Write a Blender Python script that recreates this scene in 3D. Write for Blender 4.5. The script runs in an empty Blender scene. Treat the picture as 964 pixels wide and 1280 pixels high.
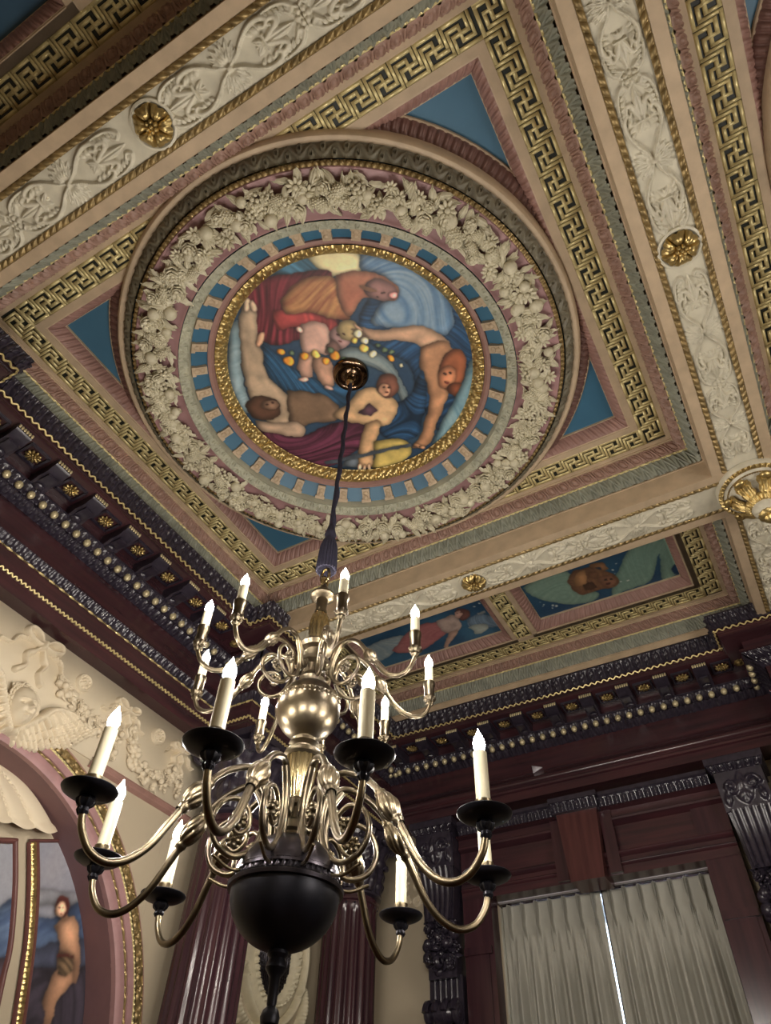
import bpy, math, random
import numpy as np
from mathutils import Matrix, Vector
PI = math.pi; A = np.array
random.seed(7); rng = np.random.default_rng(7)
sc = bpy.context.scene; COL = sc.collection
ZO = 1.6                                   # eye height; heights below are written relative to the eye

# ================================================================ camera, world, exposure
RM = A([[0.86948394, 0.49313578, 0.02854433],
        [-0.35022015, 0.65618828, -0.66840316],
        [-0.34834397, 0.57116902, 0.74325126]])
FPX = 873.3
cam = bpy.data.cameras.new('camera'); cam.sensor_fit = 'VERTICAL'; cam.sensor_height = 36.0
cam.lens = FPX * 36 / 1280; cam.clip_start = .05
camo = bpy.data.objects.new('camera', cam); COL.objects.link(camo); sc.camera = camo
camo.matrix_world = Matrix([[RM[0][0], -RM[1][0], -RM[2][0], 0], [RM[0][1], -RM[1][1], -RM[2][1], 0],
                            [RM[0][2], -RM[1][2], -RM[2][2], ZO], [0, 0, 0, 1]])
w = bpy.data.worlds.new('world'); sc.world = w; w.use_nodes = True
w.node_tree.nodes['Background'].inputs[0].default_value = (.62, .80, 1, 1)
w.node_tree.nodes['Background'].inputs[1].default_value = 2.2
vs = sc.view_settings; sc.display_settings.display_device = 'sRGB'
vs.view_transform = 'Standard'; vs.look = 'None'; vs.gamma = 1; vs.use_curve_mapping = False
vs.exposure = 2.4
BULB = 95.0
sc.cycles.max_bounces = 8; sc.cycles.diffuse_bounces = 4; sc.cycles.use_denoising = True
sc.cycles.sample_clamp_indirect = 6.0

# ================================================================ materials
def lin(c):
    c = c / 255.0
    return c / 12.92 if c <= .04045 else ((c + .055) / 1.055) ** 2.4
def rgb(c, k=1.0): return (lin(c[0]) * k, lin(c[1]) * k, lin(c[2]) * k, 1)
def mat(name, c, rough=.6, metal=0., var=.12, scale=14., bump=.0, bscale=60., stretch=None, c2=None, spec=.5):
    m = bpy.data.materials.new(name); m.use_nodes = True
    nt = m.node_tree; b = nt.nodes['Principled BSDF']
    b.inputs['Roughness'].default_value = rough; b.inputs['Metallic'].default_value = metal
    b.inputs['Specular IOR Level'].default_value = spec
    tc = nt.nodes.new('ShaderNodeTexCoord'); mp = nt.nodes.new('ShaderNodeMapping')
    if stretch: mp.inputs['Scale'].default_value = stretch
    nt.links.new(tc.outputs['Object'], mp.inputs['Vector'])
    n = nt.nodes.new('ShaderNodeTexNoise'); n.inputs['Scale'].default_value = scale; n.inputs['Detail'].default_value = 5
    nt.links.new(mp.outputs[0], n.inputs['Vector'])
    r = nt.nodes.new('ShaderNodeValToRGB')
    r.color_ramp.elements[0].position = .3; r.color_ramp.elements[1].position = .7
    r.color_ramp.elements[0].color = rgb(c, 1 - var) if c2 is None else rgb(c2)
    r.color_ramp.elements[1].color = rgb(c, 1 + var) if c2 is None else rgb(c)
    nt.links.new(n.outputs['Fac'], r.inputs[0]); nt.links.new(r.outputs[0], b.inputs['Base Color'])
    if bump:
        n2 = nt.nodes.new('ShaderNodeTexNoise'); n2.inputs['Scale'].default_value = bscale
        n2.inputs['Detail'].default_value = 3
        nt.links.new(mp.outputs[0], n2.inputs['Vector'])
        bp = nt.nodes.new('ShaderNodeBump'); bp.inputs['Strength'].default_value = bump; bp.inputs['Distance'].default_value = .004
        nt.links.new(n2.outputs['Fac'], bp.inputs['Height']); nt.links.new(bp.outputs[0], b.inputs['Normal'])
    return m
M = dict(
    tan=mat('tan_plaster', (190, 168, 140), .55, bump=.1), cream=mat('cream_relief', (208, 201, 180), .5, bump=.15),
    mauve=mat('mauve_plaster', (154, 118, 108), .5), eggp=mat('rose_brown_plaster', (158, 126, 112), .5), mauve2=mat('brown_mauve', (120, 88, 80), .5),
    pink=mat('pink_plaster', (166, 128, 128), .5), slate=mat('slate_green_plaster', (150, 152, 136), .5, c2=(122, 124, 112)), sring=mat('pale_scroll_plaster', (186, 184, 162), .5, c2=(160, 160, 142)),
    torus=mat('grey_leaf_plaster', (132, 126, 106), .5, c2=(104, 98, 84)),
    goldline=mat('pale_gilding', (216, 196, 138), .35, .35, var=.2), woodk=mat('red_mahogany', (88, 51, 50), .22, scale=6, stretch=(5, 5, .4), c2=(68, 38, 40)), gold=mat('gilding', (192, 168, 112), .30, .8, var=.3, scale=30, bump=.4, bscale=120),
    golddull=mat('dull_gilding', (222, 206, 150), .36, .3, var=.15, scale=25),
    goldold=mat('antique_gilding', (150, 128, 86), .42, .55, var=.35, scale=30, bump=.3),
    green=mat('dark_green_ground', (28, 32, 26), .5), blue=mat('blue_panel', (62, 108, 136), .45, var=.08, scale=4),
    stucco=mat('ivory_stucco', (206, 196, 168), .55, bump=.1), garland=mat('garland_plaster', (216, 208, 182), .5, c2=(192, 184, 156), scale=30),
    wall=mat('beige_wall', (186, 172, 148), .7, var=.04, scale=2), frieze=mat('cream_wall', (218, 204, 178), .7, var=.04, scale=3, bump=.15, bscale=20),
    wood=mat('polished_mahogany', (70, 42, 48), .2, scale=5, stretch=(5, 5, .35), c2=(50, 30, 38), spec=.7),
    woodh=mat('mahogany_rail', (74, 42, 47), .24, scale=4, stretch=(.5, .5, 7), c2=(48, 32, 38), spec=.7),
    carved=mat('dark_carved_wood', (58, 52, 64), .28, scale=40, c2=(38, 33, 44), spec=.7),
    egg=mat('egg_gilding', (214, 200, 160), .35, .35, var=.15),
    brass=mat('aged_brass', (140, 127, 102), .33, 1., var=.25, scale=9, c2=(84, 77, 70)), canopy=mat('brown_bronze', (104, 84, 66), .14, 1., var=.2),
    brassb=mat('bright_brass', (190, 172, 130), .22, 1., var=.2, scale=9),
    bronze=mat('dark_bronze', (84, 80, 86), .28, .9, var=.25, scale=6, c2=(56, 52, 60)),
    steel=mat('black_bronze', (34, 34, 42), .38, .6, var=.2), candle=mat('ivory_candle', (222, 214, 186), .4, var=.03),
    cord=mat('navy_cord', (42, 40, 58), .8, var=.2, scale=80), curtain=mat('sage_linen', (168, 166, 156), .85, var=.03, scale=20),
    grille=mat('black_iron', (30, 26, 34), .5, .5), floor=mat('oak_floor', (110, 74, 48), .4, var=.3, scale=4, stretch=(1, 8, 1)),
    white=mat('white_plastic', (205, 200, 208), .5, var=.02), redfr=mat('reddish_frame', (104, 64, 60), .5),
    mauvewall=mat('mauve_reveal', (126, 94, 96), .6, var=.05), sky=mat('soft_blue_canvas', (70, 104, 128), .6, scale=2, c2=(44, 74, 98)),
)
def bulbmat():
    m = bpy.data.materials.new('lit_bulb'); m.use_nodes = True; b = m.node_tree.nodes['Principled BSDF']
    b.inputs['Base Color'].default_value = (1, 1, 1, 1); b.inputs['Emission Color'].default_value = (1, .93, .84, 1)
    b.inputs['Emission Strength'].default_value = BULB; return m
M['bulb'] = bulbmat()
def paintmat():
    m = bpy.data.materials.new('oil_paint'); m.use_nodes = True; nt = m.node_tree; b = nt.nodes['Principled BSDF']
    a = nt.nodes.new('ShaderNodeVertexColor'); a.layer_name = 'paint'
    n = nt.nodes.new('ShaderNodeTexNoise'); n.inputs['Scale'].default_value = 45; n.inputs['Detail'].default_value = 4
    tc = nt.nodes.new('ShaderNodeTexCoord'); nt.links.new(tc.outputs['Object'], n.inputs['Vector'])
    mr = nt.nodes.new('ShaderNodeMapRange'); mr.inputs[3].default_value = .82; mr.inputs[4].default_value = 1.18
    nt.links.new(n.outputs['Fac'], mr.inputs[0])
    mx = nt.nodes.new('ShaderNodeVectorMath'); mx.operation = 'MULTIPLY'
    nt.links.new(a.outputs[0], mx.inputs[0]); nt.links.new(mr.outputs[0], mx.inputs[1])
    nt.links.new(mx.outputs[0], b.inputs['Base Color']); b.inputs['Roughness'].default_value = .5; return m
M['paint'] = paintmat()
def glassmat():
    m = bpy.data.materials.new('window_glass'); m.use_nodes = True; b = m.node_tree.nodes['Principled BSDF']
    b.inputs['Transmission Weight'].default_value = 1; b.inputs['Roughness'].default_value = .02; b.inputs['IOR'].default_value = 1.45
    return m
M['glass'] = glassmat()

# ================================================================ mesh helpers
class MB:
    def __init__(s): s.v = []; s.f = []; s.n = 0
    def add(s, V, F):
        V = np.asarray(V, float).reshape(-1, 3)
        for f in (F if isinstance(F, list) and isinstance(F[0], np.ndarray) else [F]):
            s.f.append(np.asarray(f, int) + s.n)
        s.v.append(V); s.n += len(V); return s
    def build(s, name, m, parent=None, angle=38, flat=False, world0=None):
        V = np.concatenate(s.v); o0 = world0 if world0 is not None else org(parent)
        V = V + A([0, 0, ZO]) - A(o0)
        me = bpy.data.meshes.new(name); me.vertices.add(len(V)); me.vertices.foreach_set('co', V.ravel().astype(np.float32))
        loops = np.concatenate([f.ravel() for f in s.f]); tot = np.concatenate([np.full(len(f), f.shape[1]) for f in s.f])
        st = np.concatenate([[0], np.cumsum(tot)[:-1]])
        me.loops.add(len(loops)); me.loops.foreach_set('vertex_index', loops.astype(np.int32))
        me.polygons.add(len(tot)); me.polygons.foreach_set('loop_start', st.astype(np.int32))
        me.update(calc_edges=True); me.validate()
        if not flat:
            me.polygons.foreach_set('use_smooth', np.ones(len(me.polygons), bool))
            me.set_sharp_from_angle(angle=math.radians(angle))
        me.materials.append(m if not isinstance(m, str) else M[m])
        o = bpy.data.objects.new(name, me); COL.objects.link(o)
        if parent: o.parent = parent; o.location = (0, 0, 0)
        else: o.location = o0
        return o
def org(o):
    p = A([0., 0., 0.])
    while o: p = p + A(o.location); o = o.parent
    return p
def tag(o, label=None, cat=None, group=None, kind=None):
    if label: o['label'] = label
    if cat: o['category'] = cat
    if group: o['group'] = group
    if kind: o['kind'] = kind
    return o
def thing(name, label, cat, loc, group=None):
    o = bpy.data.objects.new(name, None); COL.objects.link(o); o.empty_display_size = .05
    o.location = (loc[0], loc[1], loc[2] + ZO); return tag(o, label, cat, group)
def sub(name, parent, loc):              # an Empty part at eye-relative loc
    o = bpy.data.objects.new(name, None); COL.objects.link(o); o.empty_display_size = .03; o.parent = parent
    o.location = A([loc[0], loc[1], loc[2] + ZO]) - org(parent); return o
def copy_tree(o, parent=None):
    c = o.copy(); COL.objects.link(c); c.parent = parent
    for ch in list(o.children): copy_tree(ch, c)
    return c
def box(c, h, R=None):
    s = A([[-1, -1, -1], [1, -1, -1], [1, 1, -1], [-1, 1, -1], [-1, -1, 1], [1, -1, 1], [1, 1, 1], [-1, 1, 1]], float) * A(h)
    if R is not None: s = s @ A(R).T
    return s + A(c), [[0, 3, 2, 1], [4, 5, 6, 7], [0, 1, 5, 4], [1, 2, 6, 5], [2, 3, 7, 6], [3, 0, 4, 7]]
def box2(a, b):
    a = A(a, float); b = A(b, float); return box((a + b) / 2, abs(b - a) / 2)
def gridf(nu, nv, cu=False, cv=False):
    i = np.arange(nu if cu else nu - 1); j = np.arange(nv if cv else nv - 1)
    I, J = np.meshgrid(i, j, indexing='ij'); I2 = (I + 1) % nu; J2 = (J + 1) % nv
    return np.stack([I * nv + J, I2 * nv + J, I2 * nv + J2, I * nv + J2], -1).reshape(-1, 4)
def lathe(prof, seg=24, c=(0, 0), mod=None):
    prof = A(prof, float); t = np.arange(seg) * 2 * PI / seg
    r = prof[:, 0][:, None] * np.ones(seg)
    if mod is not None: r = mod(r, prof[:, 1][:, None], t[None])
    V = np.stack([c[0] + r * np.cos(t), c[1] + r * np.sin(t), prof[:, 1][:, None] * np.ones(seg)], -1)
    return V.reshape(-1, 3), gridf(len(prof), seg, False, True)
def smooth(pts, n=8):                     # Catmull-Rom
    p = A(pts, float); p = np.vstack([2 * p[0] - p[1], p, 2 * p[-1] - p[-2]]); out = []
    for i in range(1, len(p) - 2):
        t = np.linspace(0, 1, n, endpoint=False)[:, None]
        out.append(.5 * (2 * p[i] + (p[i + 1] - p[i - 1]) * t + (2 * p[i - 1] - 5 * p[i] + 4 * p[i + 1] - p[i + 2]) * t**2 + (3 * p[i] - p[i - 1] - 3 * p[i + 1] + p[i + 2]) * t**3))
    return np.vstack(out + [p[-2:-1]])
def tube(path, r, seg=8, closed=False, caps=True):
    p = A(path, float); n = len(p); r = np.broadcast_to(A(r, float), (n,))
    T = (np.roll(p, -1, 0) - np.roll(p, 1, 0)) if closed else np.gradient(p, axis=0)
    T /= np.linalg.norm(T, axis=1, keepdims=True) + 1e-12
    up = A([0, 0, 1.]) if abs(T[0][2]) < .9 else A([1., 0, 0]); N = np.zeros_like(p)
    a = np.cross(T[0], up); a /= np.linalg.norm(a); N[0] = a
    for i in range(1, n):
        a = a - T[i] * (a @ T[i]); a /= np.linalg.norm(a) + 1e-12; N[i] = a
    Bn = np.cross(T, N); t = np.arange(seg) * 2 * PI / seg
    V = p[:, None] + r[:, None, None] * (N[:, None] * np.cos(t)[None, :, None] + Bn[:, None] * np.sin(t)[None, :, None])
    F = [gridf(n, seg, closed, True)]
    if caps and not closed: F += [A([list(range(seg))[::-1]]), A([[(n - 1) * seg + k for k in range(seg)]])]
    return V.reshape(-1, 3), F
def ell(c, r, R=None, nu=8, nv=6):
    th = np.linspace(0, PI, nv + 1); ph = np.arange(nu) * 2 * PI / nu
    V = np.stack([np.outer(np.sin(th), np.cos(ph)), np.outer(np.sin(th), np.sin(ph)), np.outer(np.cos(th), np.ones(nu))], -1).reshape(-1, 3) * A(r)
    if R is not None: V = V @ A(R).T
    return V + A(c), gridf(nv + 1, nu, False, True)
def rotz(a): return A([[math.cos(a), -math.sin(a), 0], [math.sin(a), math.cos(a), 0], [0, 0, 1.]])
def rotx(a): return A([[1., 0, 0], [0, math.cos(a), -math.sin(a)], [0, math.sin(a), math.cos(a)]])
def roty(a): return A([[math.cos(a), 0, math.sin(a)], [0, 1., 0], [-math.sin(a), 0, math.cos(a)]])

# ---- height tiles --------------------------------------------------------------------------
class HF:
    """height field on [0,w]x[0,h] (u along, v across)"""
    def __init__(s, w, h, nx, ny):
        s.w, s.h = w, h; s.X, s.Y = np.meshgrid(np.linspace(0, w, nx), np.linspace(0, h, ny)); s.H = np.zeros((ny, nx))
    def stroke(s, pts, r, h, n=6, p=.5):
        pts = smooth(pts, n) if len(pts) > 2 else np.linspace(pts[0], pts[1], 12)
        r = np.interp(np.linspace(0, 1, len(pts)), np.linspace(0, 1, np.size(r)), np.atleast_1d(r)) if np.size(r) > 1 else np.full(len(pts), float(r))
        mr = r.max(); x0, y0 = pts.min(0) - mr; x1, y1 = pts.max(0) + mr
        ix = (s.X[0] >= x0) & (s.X[0] <= x1); iy = (s.Y[:, 0] >= y0) & (s.Y[:, 0] <= y1)
        if not ix.any() or not iy.any(): return s
        X = s.X[np.ix_(iy, ix)]; Y = s.Y[np.ix_(iy, ix)]; q = np.full(X.shape, 9.)
        for (px, py), rr in zip(pts, r): q = np.minimum(q, ((X - px)**2 + (Y - py)**2) / (rr * rr))
        s.H[np.ix_(iy, ix)] = np.maximum(s.H[np.ix_(iy, ix)], h * np.clip(1 - q, 0, 1)**p); return s
    def spiral(s, c, R, turns, a0, r, h, d=1, end=.12):
        t = np.linspace(0, 1, int(14 * turns) + 4); a = a0 + d * t * turns * 2 * PI; rad = R * (1 - t * (1 - end))
        pts = np.c_[c[0] + rad * np.cos(a), c[1] + rad * np.sin(a)]
        s.stroke(pts, np.linspace(r, r * .55, 5), h, n=3); s.stroke([pts[-1], pts[-1] + 1e-4], r * 1.3, h * 1.2); return s
    def leaf(s, base, ang, L, W, h, ribs=0):
        c, q = math.cos(ang), math.sin(ang); dx = s.X - base[0]; dy = s.Y - base[1]
        a = (dx * c + dy * q) / L; b = -dx * q + dy * c
        wd = W * np.clip(np.sin(PI * np.clip(a, 0, 1)**.75), 1e-3, 1); k = np.clip(1 - (b / wd)**2, 0, 1)
        m = (a > 0) & (a < 1); g = h * np.sqrt(k) * (.55 + .45 * np.sin(PI * np.clip(a, 0, 1))) * (1 - .45 * np.exp(-(b / (.14 * W))**2))
        if ribs: g *= .82 + .18 * np.cos(a * ribs * 2 * PI + abs(b) / W * 5)
        s.H = np.where(m, np.maximum(s.H, g), s.H); return s
    def dome(s, c, rx, ry, h, p=.5):
        q = ((s.X - c[0]) / rx)**2 + ((s.Y - c[1]) / ry)**2; s.H = np.maximum(s.H, h * np.clip(1 - q, 0, 1)**p); return s
    def ring(s, c, R, r, h):
        q = (np.hypot(s.X - c[0], s.Y - c[1]) - R) / r; s.H = np.maximum(s.H, h * np.clip(1 - q * q, 0, 1)**.5); return s
    def mirror(s): s.H = np.maximum(s.H, s.H[::-1]); return s
def tile(fn, nx, ny):
    u, v = np.meshgrid((np.arange(nx) + .5) / nx, np.linspace(0, 1, ny)); return fn(u, v)
def eggdart(u, v):
    x = (u - .5) * 2; y = v * 2 - 1
    e = np.clip(1 - (x / .40)**2 - ((y + .15) / .68)**2, 0, 1)**.5
    q = np.sqrt((x / .66)**2 + ((y + .15) / .98)**2); rg = .75 * np.clip(1 - ((q - 1) / .17)**2, 0, 1)**.5 * (y < .8)
    d = .7 * np.clip(1 - ((abs(x) - 1) / (.14 + .1 * (y + 1) / 2))**2, 0, 1)**.5
    return np.maximum(np.maximum(e, rg), d)
def leafband(u, v):
    x = abs(u - .5) * 2; y = v
    a = np.clip(1 - ((x - y * .8) / .22)**2, 0, 1)**.5; b = np.clip(1 - ((x - 1 + .15 * y) / .14)**2, 0, 1)**.5 * .7
    c = np.clip(1 - (x / .16)**2 - ((y - .75) / .3)**2, 0, 1)**.5; return np.maximum(np.maximum(a, b), c)
def tongues(u, v):
    x = abs(u - .5) * 2; return np.clip(1 - (x / .8)**4, 0, 1) * (.55 + .45 * (v > .15)) * (1 - .5 * np.exp(-(x / .12)**2)) * np.clip((1.0 - v) * 8, 0, 1)
def scrolly(u, v):
    x = (u - .5) * 2; y = (v - .5) * 2; s1 = np.clip(1 - ((y - .55 * np.sin(u * 2 * PI)) / .3)**2, 0, 1)**.5
    r1 = np.hypot((u - .25) * 5.2, y + .35); r2 = np.hypot((u - .75) * 5.2, y - .35)
    a = np.clip(1 - ((r1 - .42) / .2)**2, 0, 1)**.5; b = np.clip(1 - ((r2 - .42) / .2)**2, 0, 1)**.5
    e = np.clip(1 - ((abs(y) - .95) / .12)**2, 0, 1)**.5; return np.maximum.reduce([s1 * .8, a, b, e * .8, np.clip(1 - (r1 / .2)**2, 0, 1), np.clip(1 - (r2 / .2)**2, 0, 1)])
def ropef(u, v):
    ph = (u + .55 * v) % 1.0; return np.clip(1 - ((ph - .5) / .42)**2, 0, 1)**.5 * np.clip(1 - ((v - .5) / .52)**2, 0, 1)**.5
def beadreel(u, v):
    x = (u - .33) / .28; y = (v - .5) / .48; b = np.clip(1 - x * x - y * y, 0, 1)**.5
    r = [np.clip(1 - ((u - k) / .055)**2, 0, 1)**.5 * np.clip(1 - ((v - .5) / .4)**2, 0, 1)**.5 for k in (.74, .88)]
    return np.maximum.reduce([b] + r)
def pearls(u, v): return np.clip(1 - ((u - .5) / .42)**2 - ((v - .5) / .45)**2, 0, 1)**.5
def flutes(u, v): return abs(np.sin(PI * (u + .5 * v)))**.6 * np.clip(np.sin(PI * v) * 2, 0, 1)
def acan(u, v):
    x = abs(u - .5) * 2; y = v; lobes = .5 + .5 * np.cos(y * 16 + x * 5)
    w_ = .85 * np.sin(PI * np.clip(y * .8 + .12, 0, 1))**.6
    return np.clip(1 - (x / (w_ + .01))**2, 0, 1)**.5 * (.6 + .4 * lobes) * (1 - .5 * np.exp(-(x / .1)**2)) + .25 * np.clip(1 - ((x - 1) / .2)**2, 0, 1) * (y < .7)
def wavy(u, v): return np.clip(1 - ((v - .5 - .28 * np.sin(2 * PI * u)) / .3)**2, 0, 1)**.5
_tc = {}
def T(fn, nx=14, ny=9):
    k = (fn.__name__, nx, ny)
    if k not in _tc: _tc[k] = tile(fn, nx, ny)
    return _tc[k]

def patch(P00, P10, P01, P11, H, n, amp, hint, bulge=0.):
    """bilinear patch; u from P00 to P10, v from P00 to P01; tile H repeated n times along u; raised towards hint"""
    P00, P10, P01, P11 = [A(p, float) for p in (P00, P10, P01, P11)]
    Hn = np.tile(H, (1, n)); Hn = np.hstack([Hn, Hn[:, :1]]); ny, nx = Hn.shape
    U = np.linspace(0, 1, nx)[None, :, None]; V = np.linspace(0, 1, ny)[:, None, None]
    P = (1 - V) * ((1 - U) * P00 + U * P10) + V * ((1 - U) * P01 + U * P11)
    N = np.cross(P10 - P00, P01 - P00 + (P11 - P10)); N /= np.linalg.norm(N) + 1e-12
    if N @ A(hint, float) < 0: N = -N
    P = P + N * (Hn[..., None] * amp + bulge * np.sin(PI * V))
    return P.reshape(-1, 3), gridf(ny, nx)
def ringpatch(c, r0, z0, r1, z1, H, n, amp, bulge=0., hint=-1):
    Hn = np.tile(H, (1, n)); ny, nx = Hn.shape; t = np.arange(nx) * 2 * PI / nx; V = np.linspace(0, 1, ny)[:, None]
    nr, nz = (z1 - z0), -(r1 - r0); L = math.hypot(nr, nz); nr /= L; nz /= L
    if nz * hint < 0 or (abs(nz) < 1e-3 and nr < 0): nr, nz = -nr, -nz
    d = Hn * amp + bulge * np.sin(PI * V); r = r0 + (r1 - r0) * V + nr * d; z = z0 + (z1 - z0) * V + nz * d
    return np.stack([c[0] + r * np.cos(t), c[1] + r * np.sin(t), z], -1).reshape(-1, 3), gridf(ny, nx, False, True)
def rect4(c, hx, hy, o, z):
    return [A([c[0] + sx * (hx + o), c[1] + sy * (hy + o), z]) for sx, sy in ((-1, -1), (1, -1), (1, 1), (-1, 1))]
def frame(mb, c, hx, hy, prof):
    V = np.concatenate([rect4(c, hx, hy, o, z) for o, z in prof]).reshape(-1, 3); mb.add(V, gridf(len(prof), 4, False, True)); return mb
def frame_relief(mb, c, hx, hy, a, b, H, unit, amp, bulge=0., hintz=-1):
    Pa = rect4(c, hx, hy, *a); Pb = rect4(c, hx, hy, *b)
    for i in range(4):
        j = (i + 1) % 4; L = np.linalg.norm(Pb[j] - Pb[i]); m = (Pa[i] + Pa[j]) / 2; mb.add(*patch(Pa[i], Pa[j], Pb[i], Pb[j], H, max(1, round(L / unit)), amp, A([c[0], c[1], m[2] - 2]) - m, bulge))
    return mb
def offset(path, e):
    """offset an open 2-D polyline to its left by e, with mitres"""
    p = A(path, float); out = []
    for i in range(len(p)):
        d0 = p[i] - p[i - 1] if i > 0 else p[1] - p[0]; d1 = p[i + 1] - p[i] if i < len(p) - 1 else d0
        n0 = A([-d0[1], d0[0]]) / np.hypot(*d0); n1 = A([-d1[1], d1[0]]) / np.hypot(*d1); b = n0 + n1
        out.append(p[i] + b / (b @ n0) * e)
    return A(out)
def sweep(mb, path, prof):
    V = np.concatenate([np.c_[offset(path, e), np.full(len(path), z)] for e, z in prof]); mb.add(V, gridf(len(prof), len(path))); return mb
def sweep_relief(mb, path, a, b, H, unit, amp, bulge=0.):
    pa = offset(path, a[0]); pb = offset(path, b[0])
    for i in range(len(path) - 1):
        d = A(path[i + 1], float) - A(path[i], float); nrm = A([-d[1], d[0], 0]) / np.hypot(*d); L = np.hypot(*(pa[i + 1] - pa[i]))
        mb.add(*patch([*pa[i], a[1]], [*pa[i + 1], a[1]], [*pb[i], b[1]], [*pb[i + 1], b[1]], H, max(1, round(L / unit)), amp, nrm + A([0, 0, -1.0]), bulge))
    return mb

def wave(mb, path, e, z, wl=.040, amp=.0065, r=.0048):
    p = offset(path, e)
    for i in range(len(path) - 1):
        d = p[i + 1] - p[i]; L = np.hypot(*d); d /= L; nn = A([-d[1], d[0]]); n_ = max(8, int(L / wl) * 8); t = np.linspace(0, L, n_); o_ = amp * np.sin(t * 2 * PI / wl)
        mb.add(*tube(np.c_[p[i][0] + d[0] * t + nn[0] * o_ * .5, p[i][1] + d[1] * t + nn[1] * o_ * .5, z + o_ * .87], r, 5))
    return mb
def beads(mb, path, e, z, step=.064, hl=.021, r=.0065):
    p = offset(path, e)
    for i in range(len(path) - 1):
        d = p[i + 1] - p[i]; L = np.hypot(*d); d /= L; R = np.c_[[d[0], d[1], 0], [-d[1], d[0], 0], [0, 0, 1.]]
        for k in range(int(L / step)):
            c = p[i] + d * (k + .5) * step; mb.add(*ell([*c, z], [hl, r, r], R, 6, 6))
            for q in (-.5, -.38, .38): cc = c + d * step * q; mb.add(*ell([*cc, z], [.0016, r * .8, r * .8], R, 6, 4))
    return mb

# ---- painted surfaces: a pigment grid on a flat plane ---------------------------------------
def ray(u, v): return A([(u - 482) / FPX, (v - 640) / FPX, 1]) @ RM
def toplane(pts, axis, val):
    out = []
    for u, v in pts:
        d = ray(u, v); out.append(d * (val / d[axis]))
    return A(out)
def inpoly(X, Y, P):
    r = np.zeros(X.shape, bool); n = len(P); j = n - 1
    for i in range(n):
        xi, yi = P[i]; xj, yj = P[j]; c = ((yi > Y) != (yj > Y)) & (X < (xj - xi) * (Y - yi) / (yj - yi + 1e-12) + xi); r ^= c; j = i
    return r
def vnoise(X, Y, sc_, seed):
    r = np.random.default_rng(seed); g = r.random((64, 64)); x = X * sc_; y = Y * sc_; i = np.floor(x).astype(int); j = np.floor(y).astype(int)
    fx = x - i; fy = y - j; fx = fx * fx * (3 - 2 * fx); fy = fy * fy * (3 - 2 * fy)
    G = lambda a, b: g[a % 64, b % 64]
    return (G(i, j) * (1 - fx) + G(i + 1, j) * fx) * (1 - fy) + (G(i, j + 1) * (1 - fx) + G(i + 1, j + 1) * fx) * fy
def blur(m, r):
    for ax in (0, 1):
        for _ in range(2):
            c = np.cumsum(np.pad(m, [(r + 1, r) if a == ax else (0, 0) for a in (0, 1)], mode='edge'), axis=ax); n_ = m.shape[ax]
            m = (np.take(c, range(2 * r + 1, 2 * r + 1 + n_), ax) - np.take(c, range(0, n_), ax)) / (2 * r + 1)
    return m
def paint(X, Y, bg, shapes, k=1.0, rad=7, ks=1.0):
    """X,Y grid in plane metres; shapes = (points in plane coords | ('e',cx,cy,rx,ry,ang), colour, fold angle or None, fold strength, colour 2)"""
    n1 = vnoise(X, Y, 9 * k, 3)[..., None]; C = A(bg[0], float) * n1 + A(bg[1], float) * (1 - n1)
    wx = X + .010 / k * (vnoise(X, Y, 40 * k, 5) - .5); wy = Y + .010 / k * (vnoise(X, Y, 40 * k, 6) - .5)
    for si, s in enumerate(shapes):
        P, col = s[0], A(s[1], float); fa = s[2] if len(s) > 2 else None; fs = s[3] if len(s) > 3 else .25; c2 = A(s[4], float) if len(s) > 4 else None
        if isinstance(P, tuple):
            _, cx, cy, rx, ry, an = P; dx = (wx - cx) * math.cos(an) + (wy - cy) * math.sin(an); dy = -(wx - cx) * math.sin(an) + (wy - cy) * math.cos(an)
            m = (dx / rx)**2 + (dy / ry)**2 < 1; small = rx < .03
        else:
            small = False; P = A(P); m = inpoly(wx, wy, smooth(np.vstack([P, P[:1]]), 4) if len(P) > 5 else P)
        if not m.any(): continue
        mf = m.astype(float); b = blur(mf, 2 if small else rad); b2 = np.roll(b, (-rad // 2, -rad // 2), (0, 1)); sh = (.62 + .46 * np.clip((b - .45) / .5, 0, 1) + .55 * (b - b2))[..., None]; sh = 1 + ks * (sh - 1)
        rim = blur(mf, 2)[..., None]; C = C * (1 - .35 * ks * np.clip(rim * 1.6, 0, 1) * (1 - mf[..., None]))
        if fa is not None:
            a2 = fa + 1.1 * (vnoise(X, Y, 2.6 * k, si + 71) - .5); t = X * np.cos(a2) + Y * np.sin(a2); w2 = -X * np.sin(a2) + Y * np.cos(a2)
            f = (vnoise(t * 34 * k + 40, w2 * 4.5 * k + 40, 1., si + 11) - .5) * 1.3 + (vnoise(t * 80 * k + 90, w2 * 9 * k + 90, 1., si + 31) - .5) * .9; f = np.clip(f * 1.5, -1, 1)
            if c2 is not None: cc = col * (1 - (f * .5 + .5)[..., None]) + c2 * (f * .5 + .5)[..., None]
            else: cc = col * (1 + 1.25 * fs * f[..., None])
        else: cc = col * (.88 + .24 * vnoise(X, Y, 22 * k, si + 51)[..., None])
        C = np.where(m[..., None], cc * sh, C)
    C[1:-1, 1:-1] = (C[1:-1, 1:-1] * 2 + C[:-2, 1:-1] + C[2:, 1:-1] + C[1:-1, :-2] + C[1:-1, 2:]) / 6
    return np.clip(C, 0, 255)
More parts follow.
